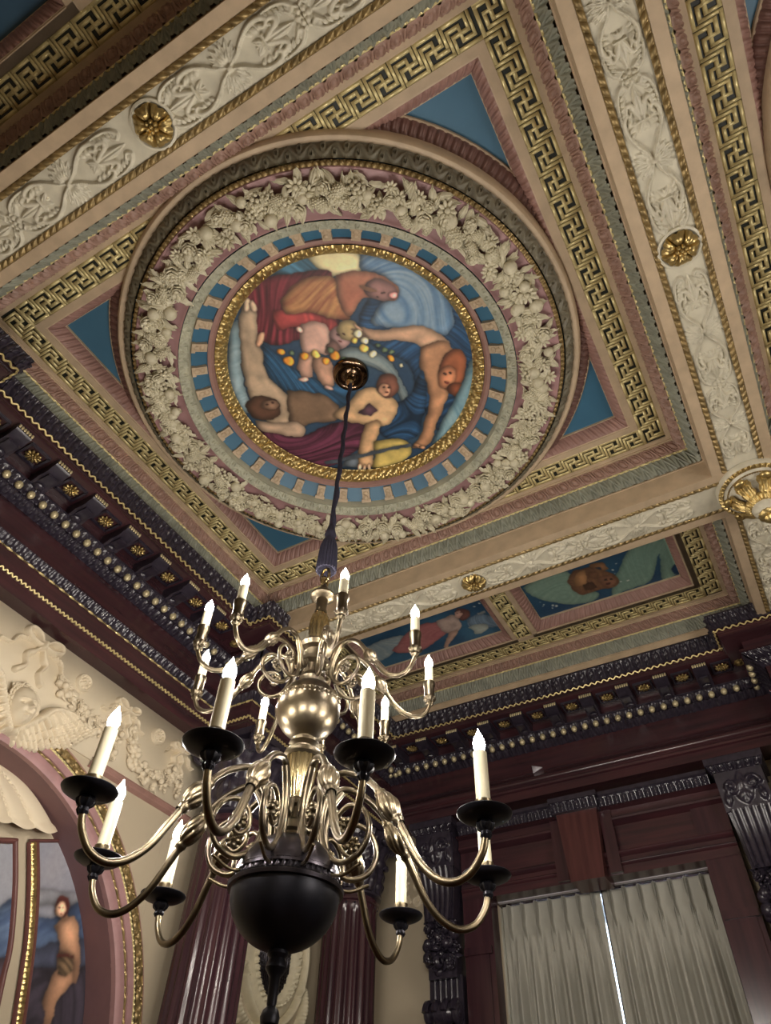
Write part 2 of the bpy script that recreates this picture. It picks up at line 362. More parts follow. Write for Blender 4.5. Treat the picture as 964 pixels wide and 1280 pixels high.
def paint_obj(name, P3, C, mask, parent=None, world0=None):
    ny, nx = C.shape[:2]; F = gridf(ny, nx)
    if mask is not None: F = F[mask.reshape(-1)[F].all(1)]
    mb = MB(); mb.add(P3.reshape(-1, 3), F); o = mb.build(name, 'paint', parent, flat=True, world0=world0); me = o.data
    a = me.color_attributes.new('paint', 'FLOAT_COLOR', 'POINT'); L = C.reshape(-1, 3) / 255; L = np.where(L <= .04045, L / 12.92, ((L + .055) / 1.055)**2.4)
    a.data.foreach_set('color', np.c_[L, np.ones(len(L))].ravel().astype(np.float32)); return o

# ================================================================ room shell
CX, CY = -1.103, 1.421                     # centre of the round ceiling medallion
XL, XR, YN, YF = -2.80, 3.60, -1.51, 4.35
ZK, ZB, ZP = 2.925, 2.663, 3.0
def struct(mb, name, m, **k): o = mb.build(name, m, flat=k.pop('flat', True), world0=(0, 0, 0), **k); o['kind'] = 'structure'; return o
struct(MB().add(*box2([XL - .4, YN - .3, -1.7], [XR + .3, YF + .3, -1.6])), 'floor', 'floor')
struct(MB().add(*box2([XL - .4, YN - .3, 3.06], [XR + .3, YF + .3, 3.2])), 'ceiling', 'tan')
struct(MB().add(*box2([XR, YN - .3, -1.6], [XR + .3, YF + .3, 3.06])), 'wall_right', 'wall')
struct(MB().add(*box2([XL - .4, YN - .3, -1.6], [XR, YN, 3.06])), 'wall_back', 'wall')
WX0, WX1, WZ0, WZ1 = CX - .645, CX + .645, -.9, 1.66
mb = MB()
for a, b in (([XL - .4, YF, -1.6], [WX0, YF + .3, 3.06]), ([WX1, YF, -1.6], [XR, YF + .3, 3.06]), ([WX0, YF, -1.6], [WX1, YF + .3, WZ0]), ([WX0, YF, WZ1], [WX1, YF + .3, 3.06])): mb.add(*box2(a, b))
struct(mb, 'wall_front', 'wall')
# left wall with its arched recess
AY, AZ, AR = 1.50, .44, 1.06
t = np.linspace(PI, 0, 49); arc = np.c_[AY + AR * np.cos(t), AZ + AR * np.sin(t)]
arc = np.vstack([[AY - AR, -1.6], arc, [AY + AR, -1.6]]); n = len(arc)
outer = A([[AY - AR if i == 0 else (AY + AR if i == n - 1 else p[0]), 3.06] for i, p in enumerate(arc)])
mb = MB(); Vf = np.concatenate([np.c_[np.full(n, XL), arc], np.c_[np.full(n, XL), outer]]); F = gridf(2, n); mb.add(Vf, F)
mb.add(A([[XL, YN, -1.6], [XL, AY - AR, -1.6], [XL, AY - AR, 3.06], [XL, YN, 3.06], [XL, AY + AR, -1.6], [XL, YF, -1.6], [XL, YF, 3.06], [XL, AY + AR, 3.06]]), [[0, 1, 2, 3], [4, 5, 6, 7]])
mb.add(*box2([XL - .4, YN, -1.6], [XL - .2, YF, 3.06]))
struct(mb, 'wall_left', 'wall')
mb = MB(); mb.add(np.concatenate([np.c_[np.full(n, x), arc] for x in (XL + .002, XL - .19)]), gridf(2, n)); o = struct(mb, 'trim_1', 'mauvewall')
# cream frieze zone and picture rail
struct(MB().add(*box2([XL, YN, 1.645], [XL + .008, YF, 2.10])), 'trim_2', 'frieze')
mb = MB(); rp = [(0, 1.66), (.022, 1.655), (.026, 1.645), (.018, 1.635), (.018, 1.625), (.010, 1.618), (0, 1.612)]
for y0, y1 in ((1.98, YF),): mb.add(np.concatenate([[[XL + e, y0, z], [XL + e, y1, z]] for e, z in rp]), gridf(len(rp), 2))
struct(mb, 'trim_3', 'mauve', flat=False)

# ================================================================ ceiling: coffers
PIN = (50, 50)
def key_units(mb, x0, y0, dirx, diry, L, W, z, n):
    """raised fret: runs along dir for length L, width W to the right-hand side"""
    u = L / n; d = A([dirx, diry, 0.]); s = A([-diry, dirx, 0.]) * -1; th = .0088; o = A([x0, y0, z])
    seg = [(0, 0, .5, 0), (.5, 0, .5, .57), (.5, .57, 1, .57), (.25, .285, .75, .285), (.25, .285, .25, .715), (.25, .715, 1, .715), (1, -.285, 1, .57), (0, 0, 0, .857), (0, -.143, .75, -.143), (.75, -.143, .75, .285)]
    for k in range(n):
        for (s0, t0, s1, t1) in seg:
            a = o + s * (.07 + .86 * s0) * W + d * (k + .1 + t0) * u; b = o + s * (.07 + .86 * s1) * W + d * (k + .1 + t1) * u
            if (a - o) @ d < 0: a = a - d * ((a - o) @ d)
            c = (a + b) / 2; al = .0146; cr = .0116; wx_, wy_ = (al, cr) if abs(d[1]) > .5 else (cr, al); hx = abs(b - a)[0] / 2 + wx_ / 2; hy = abs(b - a)[1] / 2 + wy_ / 2; mb.add(*box([c[0], c[1], z + .0015], [hx, hy, .0035]))
def keyband(mb, c, hx, hy, W):
    z = ZK + .004
    for sx in (1, -1):
        L = 2 * (hy + W); n_ = round(L / .1045)
        if sx > 0: key_units(mb, c[0] + hx + W, c[1] - hy - W, 0, 1, L, -W, z, n_) if False else key_units(mb, c[0] + hx, c[1] - hy - W, 0, 1, L, W, z, n_)
        else: key_units(mb, c[0] - hx, c[1] + hy + W, 0, -1, L, W, z, n_)
    for sy in (1, -1):
        L = 2 * hx; n_ = round(L / .1045)
        if sy > 0: key_units(mb, c[0] + hx, c[1] + hy, -1, 0, L, W, z, n_)
        else: key_units(mb, c[0] - hx, c[1] - hy, 1, 0, L, W, z, n_)
def flatrect(mb, x0, y0, x1, y1, z): mb.add([[x0, y0, z], [x1, y0, z], [x1, y1, z], [x0, y1, z]], [[0, 1, 2, 3]])
def coffer(label, c, fx, fy, divider=False):
    """fx, fy = half size to the vertical fascia"""
    T_ = thing('ceiling_coffer', label, 'ceiling coffer', (c[0], c[1], ZB)); kx, ky, W = fx - .228, fy - .228, .108; q = c
    mb = MB(); frame(mb, q, fx, fy, [(0, 2.745), (0, 2.785), (-.006, 2.785), (-.006, 2.792)])
    R4 = [rect4(q, fx, fy, 0, z) for z in (ZB - .001, 2.745)]
    for i in range(4):
        if not (divider and i == 2): mb.add([R4[0][i], R4[0][(i + 1) % 4], R4[1][(i + 1) % 4], R4[1][i]], [[0, 1, 2, 3]])
    mb.build('fascia', 'tan', T_)
    mb = MB(); frame_relief(mb, q, fx, fy, (-.044, 2.862), (-.007, 2.792), T(leafband, 16, 11), .056, .0105, .002); mb.build('leaf_molding', 'slate', T_, angle=75)
    mb = MB(); frame_relief(mb, q, fx, fy, (-.053, 2.866), (-.045, 2.860), T(beadreel, 14, 6), .062, .005, .0); mb.build('bead_molding', 'golddull', T_, angle=75)
    mb = MB(); frame_relief(mb, q, fx, fy, (-.092, 2.912), (-.053, 2.868), T(eggdart, 22, 14), .066, .0125, .005); mb.build('egg_molding', 'eggp' , T_, angle=75)
    mb = MB(); frame(mb, q, fx, fy, [(-.092, 2.912), (-.094, 2.918), (-.100, 2.918), (-.100, ZK), (-.120, ZK), (-.120, ZK + .008)])
    frame(mb, q, kx - .0, ky, [(.0, ZK + .008), (0, ZK), (-.034, ZK), (-.034, ZK + .004), (-.040, ZK + .006)]); mb.build('border_band', 'tan', T_)
    mb = MB(); frame(mb, q, kx, ky, [(-.001, ZK + .007), (W + .001, ZK + .007)])
    if divider: flatrect(mb, q[0] - .054, q[1] - ky, q[0] + .054, q[1] + ky, ZK + .007)
    mb.build('fret_ground', 'green', T_, flat=True)
    mb = MB(); keyband(mb, q, kx, ky, W)
    if divider: key_units(mb, q[0] - .054, q[1] - ky, 0, 1, 2 * ky, .108, ZK + .004, max(1, round(2 * ky / .1045)))
    mb.build('gilt_fret', 'golddull', T_, flat=True)
    if not divider:
        mb = MB(); frame_relief(mb, q, kx - .085, ky - .085, (.005, 2.988), (.045, ZK + .006), T(tongues, 12, 9), .036, .006, .004); mb.build('leaf_frame', 'mauve', T_)
        mb = MB(); frame(mb, q, kx - .085, ky - .085, [(.005, 2.988), (.0, 2.988), (0, ZP)]); mb.build('inner_fillet', 'tan', T_)
        mb = MB(); flatrect(mb, q[0] - kx, q[1] - ky, q[0] + kx, q[1] + ky, ZP); mb.build('spandrel_panel', 'blue', T_, flat=True)
    else:
        hx = (kx - .054) / 2
        for sx in (-1, 1):
            pc = (q[0] + sx * (.054 + hx), q[1])
            mb = MB(); frame(mb, pc, hx, ky, [(0, ZK + .007), (0, ZK), (-.03, ZK), (-.034, ZK + .006)]); mb.build('panel_border', 'tan', T_)
            mb = MB(); frame_relief(mb, pc, hx - .085, ky - .085, (.004, 2.985), (.05, ZK + .006), T(tongues, 12, 9), .036, .006, .004)
            mb.build('panel_frame', 'mauve', T_); mb = MB(); frame(mb, pc, hx - .085, ky - .085, [(.004, 2.985), (0, 2.985), (0, ZP)]); mb.build('panel_fillet', 'tan', T_)
    return T_
FX, FY = 1.358, 1.170
main = coffer('large ceiling coffer with gilt fret border and blue corner panels around the round medallion', (CX, CY), FX, FY)
c2 = copy_tree(main); c2.location.x += 3.0
c2['label'] = 'ceiling coffer beyond the right hand beam, cut by the right edge of the photo'
rowc = coffer('narrow ceiling coffer next to the window wall holding two rectangular paintings', (CX, CY + 1.985), FX, .515, True)
c3 = copy_tree(rowc); c3.location.y = CY - 1.985; c3.rotation_euler.z = PI; c3['label'] = 'dim narrow ceiling coffer at the top left corner of the photo, beyond the near beam'
for px, row in ((3.0, 1.985), (3.0, -1.985)):
    c4 = copy_tree(rowc); c4.location.x += px; c4.location.y = CY + row; c4.rotation_euler.z = 0 if row > 0 else PI
    c4['label'] = 'narrow ceiling coffer beyond the right hand beam, ' + ('by the window wall' if row > 0 else 'on the near side')

# ================================================================ ceiling: beams with scroll relief
def beam_tile():
    L, W = .66, .150; h = HF(L, W, 264, 60); m = W / 2
    nd = .37
    def fleur(tip, base, s):      # s = direction from base to tip (+1/-1)
        h.leaf((base, m), 0 if s > 0 else PI, abs(tip - base), .017, .014)
        for q in (1, -1):
            h.stroke([(base, m + q * .004), (base + s * .028, m + q * .014), (base + s * .058, m + q * .026), (base + s * .062, m + q * .040), (base + s * .042, m + q * .046), (base + s * .030, m + q * .036), (base + s * .040, m + q * .030)], [.006, .010, .010, .009, .007, .005, .005], .013)
            h.leaf((base - s * .004, m + q * .002), (0 if s < 0 else PI) + q * s * .55, .042, .011, .011)
        h.leaf((base, m), 0 if s < 0 else PI, .040, .008, .010); h.stroke([(base, m - .021), (base, m + .021)], .006, .015)
    fleur(.095, .225, -1); fleur(.630, .515, 1)
    for q in (1, -1):
        y = lambda v: m + q * v
        for s in (-1, 1):
            h.stroke([(nd, y(.003)), (nd + s * .040, y(.018)), (nd + s * .080, y(.044)), (nd + s * .125, y(.062)), (nd + s * .165, y(.060)), (nd + s * .180, y(.046)), (nd + s * .165, y(.036)), (nd + s * .152, y(.044))], [.005, .006, .007, .008, .009, .008, .006, .006], .014)
            h.stroke([(nd + s * .16, y(.066)), (nd + s * .21, y(.066)), (nd + s * .25, y(.056)), (nd + s * .272, y(.036)), (nd + s * .258, y(.024)), (nd + s * .246, y(.034))], [.004, .006, .007, .006, .006], .012)
            for k, (a, l, b) in enumerate(((1.50, .074, .013), (1.16, .076, .014), (.86, .072, .012), (.60, .060, .009))): h.leaf((nd + s * .003, y(.003)), (q * a if s > 0 else PI - q * a), l, b, .013 + .002 * (k % 2), 2)
            for k in range(5):
                bx = nd + s * (.178 + .018 * k); h.leaf((bx, y(.064 - .003 * k)), (-q * 1.0 if s > 0 else PI + q * 1.0), .030, .0085, .011)
            for k in range(3): h.leaf((nd + s * (.10 + .02 * k), y(.052)), (-q * .9 if s > 0 else PI + q * .9), .026, .007, .009)
    h.dome((nd, m), .012, .010, .020)
    for k in range(6): h.dome((L - .0 + .018 * math.cos(k * PI / 3), m + .018 * math.sin(k * PI / 3)), .010, .010, .013)
    h.dome((L, m), .009, .009, .016); h.stroke([(.0, m), (.002, m)], .001, .001)
    for q in (1, -1): h.stroke([(L, m + q * .026), (L - .02, m + q * .034), (L - .036, m + q * .026), (L - .03, m + q * .016)], [.005, .006, .005], .010)
    return h.H
BT = beam_tile()
def beamthing(label, x0, y0, x1, y1, tiles, cut=None):
    """soffit beam between two rectangles; tiles = list of (start, end, flip) along it"""
    ver = abs(y1 - y0) > abs(x1 - x0) ; cx, cy = (x0 + x1) / 2, (y0 + y1) / 2
    T_ = thing('ceiling_beam', label, 'ceiling beam', (cx, cy, ZB)); hw = (abs(x1 - x0) if ver else abs(y1 - y0)) / 2
    lo, hi = (y0, y1) if ver else (x0, x1)
    P = (lambda s, e, z: [cx + e, s, z]) if ver else (lambda s, e, z: [s, cy + e, z])
    mb = MB(); pr_ = [(-hw, ZB), (-hw + .046, ZB), (-hw + .046, ZB + .006)]
    for sg in (1, -1): mb.add([P(s, e * sg, z) for e, z in pr_ for s in (lo, hi)], gridf(len(pr_), 2))
    mb.build('border', 'tan', T_, angle=30)
    g = hw - .072
    mb = MB(); mb.add([P(s, e, ZB + .006) for e in (-hw + .046, hw - .046) for s in (lo, hi)], gridf(2, 2)); mb.build('ground', 'cream', T_, flat=True)
    for sg in (1, -1):
        mb = MB(); Hh = T(ropef, 12, 7); n_ = round((hi - lo) / .034)
        mb.add(*patch(P(lo, sg * (g + .002), ZB + .002), P(hi, sg * (g + .002), ZB + .002), P(lo, sg * (hw - .047), ZB + .002), P(hi, sg * (hw - .047), ZB + .002), Hh, n_, .010, (0, 0, -1))); mb.build('rope_molding', 'goldold', T_)
    mb = MB()
    for a, b in tiles:
        mb.add(*patch(P(a, -g, ZB + .0055), P(b, -g, ZB + .0055), P(a, g, ZB + .0055), P(b, g, ZB + .0055), BT[:, :-1], 1, 1.1, (0, 0, -1)))
    mb.build('scroll_relief', 'cream', T_, angle=80)
    return T_
BX = CX + 1.5; BYF = CY + 1.32; BYN = CY - 1.32
def tl(c): return [(c, c + .66), (c + 1.32, c + .66), (c, c - .66), (c - 1.32, c - .66)]
beamthing('ceiling beam with cream scroll relief running up the right side of the round medallion', BX - .142, BYN + .15, BX + .142, BYF - .15, [(CY, CY + .66), (CY + 1.17, CY + .66), (CY, CY - .66), (CY - 1.17, CY - .66)])
beamthing('short ceiling beam with cream scroll relief from the big corner boss to the window cornice', BX - .142, BYF + .15, BX + .142, 3.80, [(BYF + .18, BYF + .66), (BYF + 1.02, BYF + .66)])
beamthing('short scroll relief beam on the near side of the ceiling', BX - .142, -1.2, BX + .142, BYN - .15, [(BYN - .18, BYN - .66)])
for lab, yy in (('ceiling beam with cream scroll relief crossing between the medallion coffer and the window', BYF), ('ceiling beam with cream scroll relief across the top left of the photo, above the medallion', BYN)):
    beamthing(lab, -2.245, yy - .15, BX + .15, yy + .15, [(CX, CX + .66), (CX + 1.32, CX + .66), (CX, CX - .66), (CX - 1.15, CX - .66)])
    beamthing(lab + ', its continuation past the right beam', BX + .15, yy - .15, XR - .3, yy + .15, [(CX + 3, CX + 3.66), (CX + 3, CX + 2.34), (BX + .18, CX + 2.34), (CX + 4.32, CX + 3.66)])
for lab, yy in (('tan filler', 0),): pass

# gilt rosettes at the beam centres
def rosette(label, x, y, R=.070):
    T_ = thing('ceiling_rosette', label, 'rosette', (x, y, ZB), 'gilt rosettes on the ceiling beams')
    mb = MB(); mb.add(*lathe([(R + .014, ZB + .006), (R + .012, ZB - .004), (R + .004, ZB - .007), (R - .002, ZB - .002), (R - .01, ZB + .004)], 36, (x, y))); mb.build('rim', 'cream', T_)
    mb = MB(); nr, nt_ = 12, 72; r = np.linspace(.012, 1, nr)[:, None]; t = np.arange(nt_)[None] * 2 * PI / nt_; sc_ = .9 + .1 * abs(np.cos(t * 3))**.5
    ridge = abs(np.sin(t * 3))**.45; z = ZB + .002 - .034 * np.sin(PI * np.clip(r, 0, 1)**1.1 * .88) * (.35 + .65 * ridge) + .004 * np.cos(t * 18) * r
    mb.add(np.stack([x + R * r * sc_ * np.cos(t), y + R * r * sc_ * np.sin(t), z], -1), gridf(nr, nt_, False, True)); mb.build('petals', 'gold', T_, angle=60)
    mb = MB()
    for k in range(6): mb.add(*ell([x + .016 * math.cos(k * PI / 3), y + .016 * math.sin(k * PI / 3), ZB - .026], [.009, .009, .014]))
    mb.add(*ell([x, y, ZB - .03], [.009, .009, .014])); mb.build('stamens', 'gold', T_); return T_
rosette('gilt rosette on the beam at the top left, above the medallion', CX + .035, BYN + .005)
rosette('gilt rosette on the beam to the right of the medallion', BX, CY - .02)
rosette('gilt rosette on the beam near the window wall, above the rectangular paintings', CX + .03, BYF)
# big boss where the beams cross
def boss(label, x, y):
    T_ = thing('ceiling_boss', label, 'boss', (x, y, ZB)); z = ZB - .012
    mb = MB(); mb.add(*lathe([(.172, z + .014), (.172, z - .008), (.166, z - .018), (.146, z - .024), (.142, z - .022), (.128, z - .034), (.11, z - .055), (.085, z - .085), (.06, z - .11), (.0, z - .12)], 48, (x, y))); mb.build('dish', 'cream', T_)
    mb = MB(); mb.add(*ringpatch((x, y), .167, z - .018, .146, z - .025, T(tongues, 10, 7), 40, .008)); mb.build('gilt_rim', 'gold', T_)
    mb = MB(); mb.add(*ringpatch((x, y), .132, z - .031, .125, z - .036, T(pearls, 6, 5), 72, .005)); mb.build('pearl_ring', 'goldold', T_)
    mb = MB()
    for k in range(7):
        a = k * PI / 3.5 + .62; d = A([math.cos(a), math.sin(a)]); s_ = A([-d[1], d[0]])
        u = np.linspace(0, 1, 14)[:, None]; v = np.linspace(-1, 1, 15)[None]; wd = .046 * (.55 + .45 * u) * (1 - .8 * np.clip((u - .78) / .22, 0, 1)**2) * (1 + .10 * np.cos(u * 20))
        rr = .055 + .075 * u + .012 * np.sin(PI * u) + 0 * v; zz = z - .135 + .085 * u**1.2 - .020 * np.clip((u - .7) / .3, 0, 1)**2 - .012 * np.cos(v * 9) * (.4 + .6 * u) - .010 * (1 - v * v)
        mb.add(np.stack([x + d[0] * rr + s_[0] * wd * v, y + d[1] * rr + s_[1] * wd * v, zz], -1), gridf(14, 15)); mb.add(*ell([x + d[0] * .138, y + d[1] * .138, z - .068], [.022, .030, .016], rotz(a)))
    mb.build('acanthus_leaves', 'gold', T_, angle=80)
    mb = MB(); mb.add(*ringpatch((x, y), .084, z - .128, .060, z - .150, T(tongues, 10, 7), 26, .006)); mb.add(*lathe([(.05, z - .10), (.082, z - .118), (.084, z - .128)], 32, (x, y))); mb.build('gilt_collar', 'gold', T_)
    mb = MB(); mb.add(*lathe([(.060, z - .150), (.056, z - .172), (.040, z - .188), (.036, z - .19)], 32, (x, y))); mb.build('bell', 'cream', T_)
    mb = MB(); mb.add(*lathe([(.040, z - .186), (.046, z - .196), (.040, z - .206), (.026, z - .212), (.030, z - .222), (.020, z - .236), (0, z - .242)], 28, (x, y), lambda r, zz, t: r * (1 + .06 * np.cos(12 * t)))); mb.build('pendant', 'gold', T_); return T_
boss('large gilt and cream ceiling boss where two beams cross at the right edge', BX + .018, BYF)
b2 = boss('large ceiling boss where the near beam meets the right beam', BX, BYN)

# ================================================================ medallion
MC = (CX, CY)
med = thing('ceiling_medallion', 'huge round plaster medallion framing the painting above the chandelier', 'ceiling medallion', (CX, CY, 2.79))
P_ = lambda n_: np.zeros((2, 12))
def ringprof(prof, seg=120): return lathe(prof, seg, MC)
mb = MB(); mb.add(*ringpatch(MC, 1.142, 2.985, 1.093, 2.955, T(tongues, 10, 8), 200, .010, .006)); mb.build('leaf_border', 'mauve2', med)
mb = MB(); mb.add(*ringprof([(1.152, 3.0), (1.15, 2.985), (1.142, 2.982)])); mb.add(*ringprof([(1.094, 2.96), (1.092, 2.93), (1.086, 2.905), (1.078, 2.897), (1.066, 2.896), (1.056, 2.902), (1.05, 2.906)])); mb.build('outer_torus', 'tan', med)
mb = MB(); mb.add(*ringpatch(MC, 1.052, 2.908, 1.006, 2.848, T(scrolly, 30, 12), 72, .010, .007)); mb.build('scroll_torus', 'torus', med, angle=75)
mb = MB(); mb.add(*ringpatch(MC, 1.006, 2.848, .988, 2.836, T(pearls, 8, 6), 250, .008)); mb.build('pearl_ring', 'goldold', med)
mb = MB(); mb.add(*ringprof([(.988, 2.838), (.984, 2.832), (.955, 2.836), (.82, 2.836), (.804, 2.832), (.797, 2.828), (.793, 2.828)])); mb.build('mauve_band', 'pink', med)
mb = MB(); mb.add(*ringpatch(MC, .793, 2.829, .752, 2.852, T(scrolly, 26, 10), 60, .011)); mb.add(*ringprof([(.752, 2.850), (.749, 2.858), (.749, 2.895)])); mb.build('inner_scroll_ring', 'sring', med, angle=75)
mb = MB(); mb.add(*ringprof([(.748, 2.892), (.680, 2.936)])); mb.build('blue_cove', 'blue', med)
for k in range(36):
    a = math.radians(10 * k + 4); mb = MB(); d = A([math.cos(a), math.sin(a), 0]); s_ = A([-d[1], d[0], 0]); R_ = np.c_[d, s_, [0, 0, 1]]
    Rt = R_ @ roty(math.radians(25))
    mb.add(*box(A([CX, CY, 0]) + d * .713 + A([0, 0, 2.905]), [.034, .020, .011], Rt)); mb.add(*box(A([CX, CY, 0]) + d * .738 + A([0, 0, 2.886]), [.009, .025, .009], Rt))
    mb.add(*ell(A([CX, CY, 0]) + d * .700 + A([0, 0, 2.903]), [.014, .018, .010], Rt)); mb.add(*ell(A([CX, CY, 0]) + d * .722 + A([0, 0, 2.888]), [.018, .014, .008], Rt)); mb.build('bracket', 'tan', med)
mb = MB(); mb.add(*ringprof([(.682, 2.935), (.678, 2.925), (.662, 2.928), (.656, 2.935), (.650, 2.944)])); mb.build('inner_mauve_band', 'mauve', med)
def goldring(u, v):
    h = np.zeros_like(u)
    for k in range(3):
        a = (u * 3 + k * .37) % 1 - .5; y = (v - .5) * 2 - .5 * math.sin(k * 2.1); h = np.maximum(h, (.7 + .15 * k) * np.clip(1 - (a / .33)**2 - (y / .55)**2, 0, 1)**.5)
    h = np.maximum(h, scrolly((u * 2) % 1, v) * .7); return h
mb = MB(); mb.add(*ringpatch(MC, .652, 2.945, .600, 2.985, tile(goldring, 60, 14), 30, .014, .006)); mb.build('gilt_ring', 'gold', med)
# garland of fruit, flowers and leaves
def inst(V, c, R, s): return (A(V) * s) @ R.T + A(c)
def it_apple(): return ell([0, 0, 0], [1, 1, .9], None, 12, 9)
def it_leaf():
    nu, nv = 9, 7; u = np.linspace(0, 1, nu)[:, None]; v = np.linspace(-1, 1, nv)[None]; wd = .42 * np.sin(PI * u**.8) + .01
    x = (u - .5) * 2.4 + 0 * v; y = v * wd; z = -.35 * np.sin(PI * u) * (1 - v * v) - .15 * abs(v) * np.cos(u * 22) + .25 * np.exp(-(v / .2)**2) * .5
    V1 = np.stack([x, y + 0 * u, z + 0 * y], -1).reshape(-1, 3); return V1, gridf(nu, nv)
def it_rose():
    V = []; F = []; n_ = 0
    for r_, k, zz, tl_ in ((1., 6, .1, .5), (.68, 5, -.25, .7), (.38, 4, -.5, .9)):
        for j in range(k):
            a = j * 2 * PI / k + zz * 3; R = rotz(a) @ roty(-tl_); v, f = ell([0, 0, 0], [.16, .5 * r_ + .12, .42], R, 8, 6); v = v + A([r_ * .72 * math.cos(a), r_ * .72 * math.sin(a), zz]); V.append(v); F.append(f + n_); n_ += len(v)
    v, f = ell([0, 0, -.5], [.22, .22, .3]); V.append(v); F.append(f + n_); return np.vstack(V), np.vstack(F)
def it_daisy():
    V = []; F = []; n_ = 0
    for j in range(9):
        a = j * 2 * PI / 9; v, f = ell([0, 0, 0], [.42, .2, .13], rotz(a) @ roty(.3), 8, 5); v = v + A([.62 * math.cos(a), .62 * math.sin(a), 0]); V.append(v); F.append(f + n_); n_ += len(v)
    v, f = ell([0, 0, -.15], [.3, .3, .25]); V.append(v); F.append(f + n_); return np.vstack(V), np.vstack(F)
def it_grapes():
    V = []; F = []; n_ = 0
    for j in range(16):
        a = j * 2.4; r_ = .28 * math.sqrt(j); v, f = ell([r_ * math.cos(a) * 1.1, r_ * math.sin(a) * .8, -.3 + .05 * j], [.27, .27, .27], None, 7, 5); V.append(v); F.append(f + n_); n_ += len(v)
    return np.vstack(V), np.vstack(F)
def it_cone():
    V = []; F = []; n_ = 0; v, f = ell([0, 0, 0], [1.1, .6, .6], None, 10, 8); V.append(v); F.append(f); n_ = len(v)
    for i in range(7):
        for j in range(6):
            x = -.9 + i * .3; rr = .6 * math.sqrt(max(0, 1 - (x / 1.15)**2)); a = PI + (j + .5 * (i % 2)) * PI / 5.5; v, f = ell([x, rr * math.cos(a), rr * math.sin(a)], [.15, .13, .13], None, 6, 4); V.append(v); F.append(f + n_); n_ += len(v)
    return np.vstack(V), np.vstack(F)
ITEMS = [it_apple(), it_leaf(), it_rose(), it_daisy(), it_grapes(), it_cone()]
mb = MB()
for i in range(620):
    a = i * 2 * PI / 620 + rng.uniform(-.02, .02); r_ = rng.uniform(.822, .966); e = abs(r_ - .89) / .07; R = rotz(rng.uniform(0, 6.28)) @ rotx(rng.uniform(-.45, .45)) @ roty(rng.uniform(-.4, .4))
    if i % 5 == 0: R = rotz(a + (0 if r_ > .89 else PI) + rng.uniform(-.5, .5)) @ roty(.3)
    V, F = ITEMS[1]; mb.add(inst(V, [CX + r_ * math.cos(a), CY + r_ * math.sin(a), 2.822 - .02 * (1 - min(e, 1))], R, rng.uniform(.030, .044)), F)
for i in range(250):
    a = i * 2 * PI / 250 + rng.uniform(-.012, .012); r_ = [.848, .932, .89, .91, .87][i % 5] + rng.uniform(-.010, .010); k = rng.choice([0, 0, 2, 2, 3, 3, 4, 5]); s_ = {0: .027, 2: .033, 3: .036, 4: .034, 5: .032}[int(k)] * rng.uniform(.8, 1.15)
    R = rotz(rng.uniform(0, 6.28)) @ rotx(rng.uniform(-.35, .35)); V, F = ITEMS[int(k)]
    mb.add(inst(V, [CX + r_ * math.cos(a), CY + r_ * math.sin(a), 2.806 - rng.uniform(0, .014)], R, s_), F)
mb.build('fruit_garland', 'garland', med, angle=60)
m2 = copy_tree(med); m2.location.x += 3.0; m2['label'] = 'round ceiling medallion in the right hand coffer, only its rim showing at the right edge'

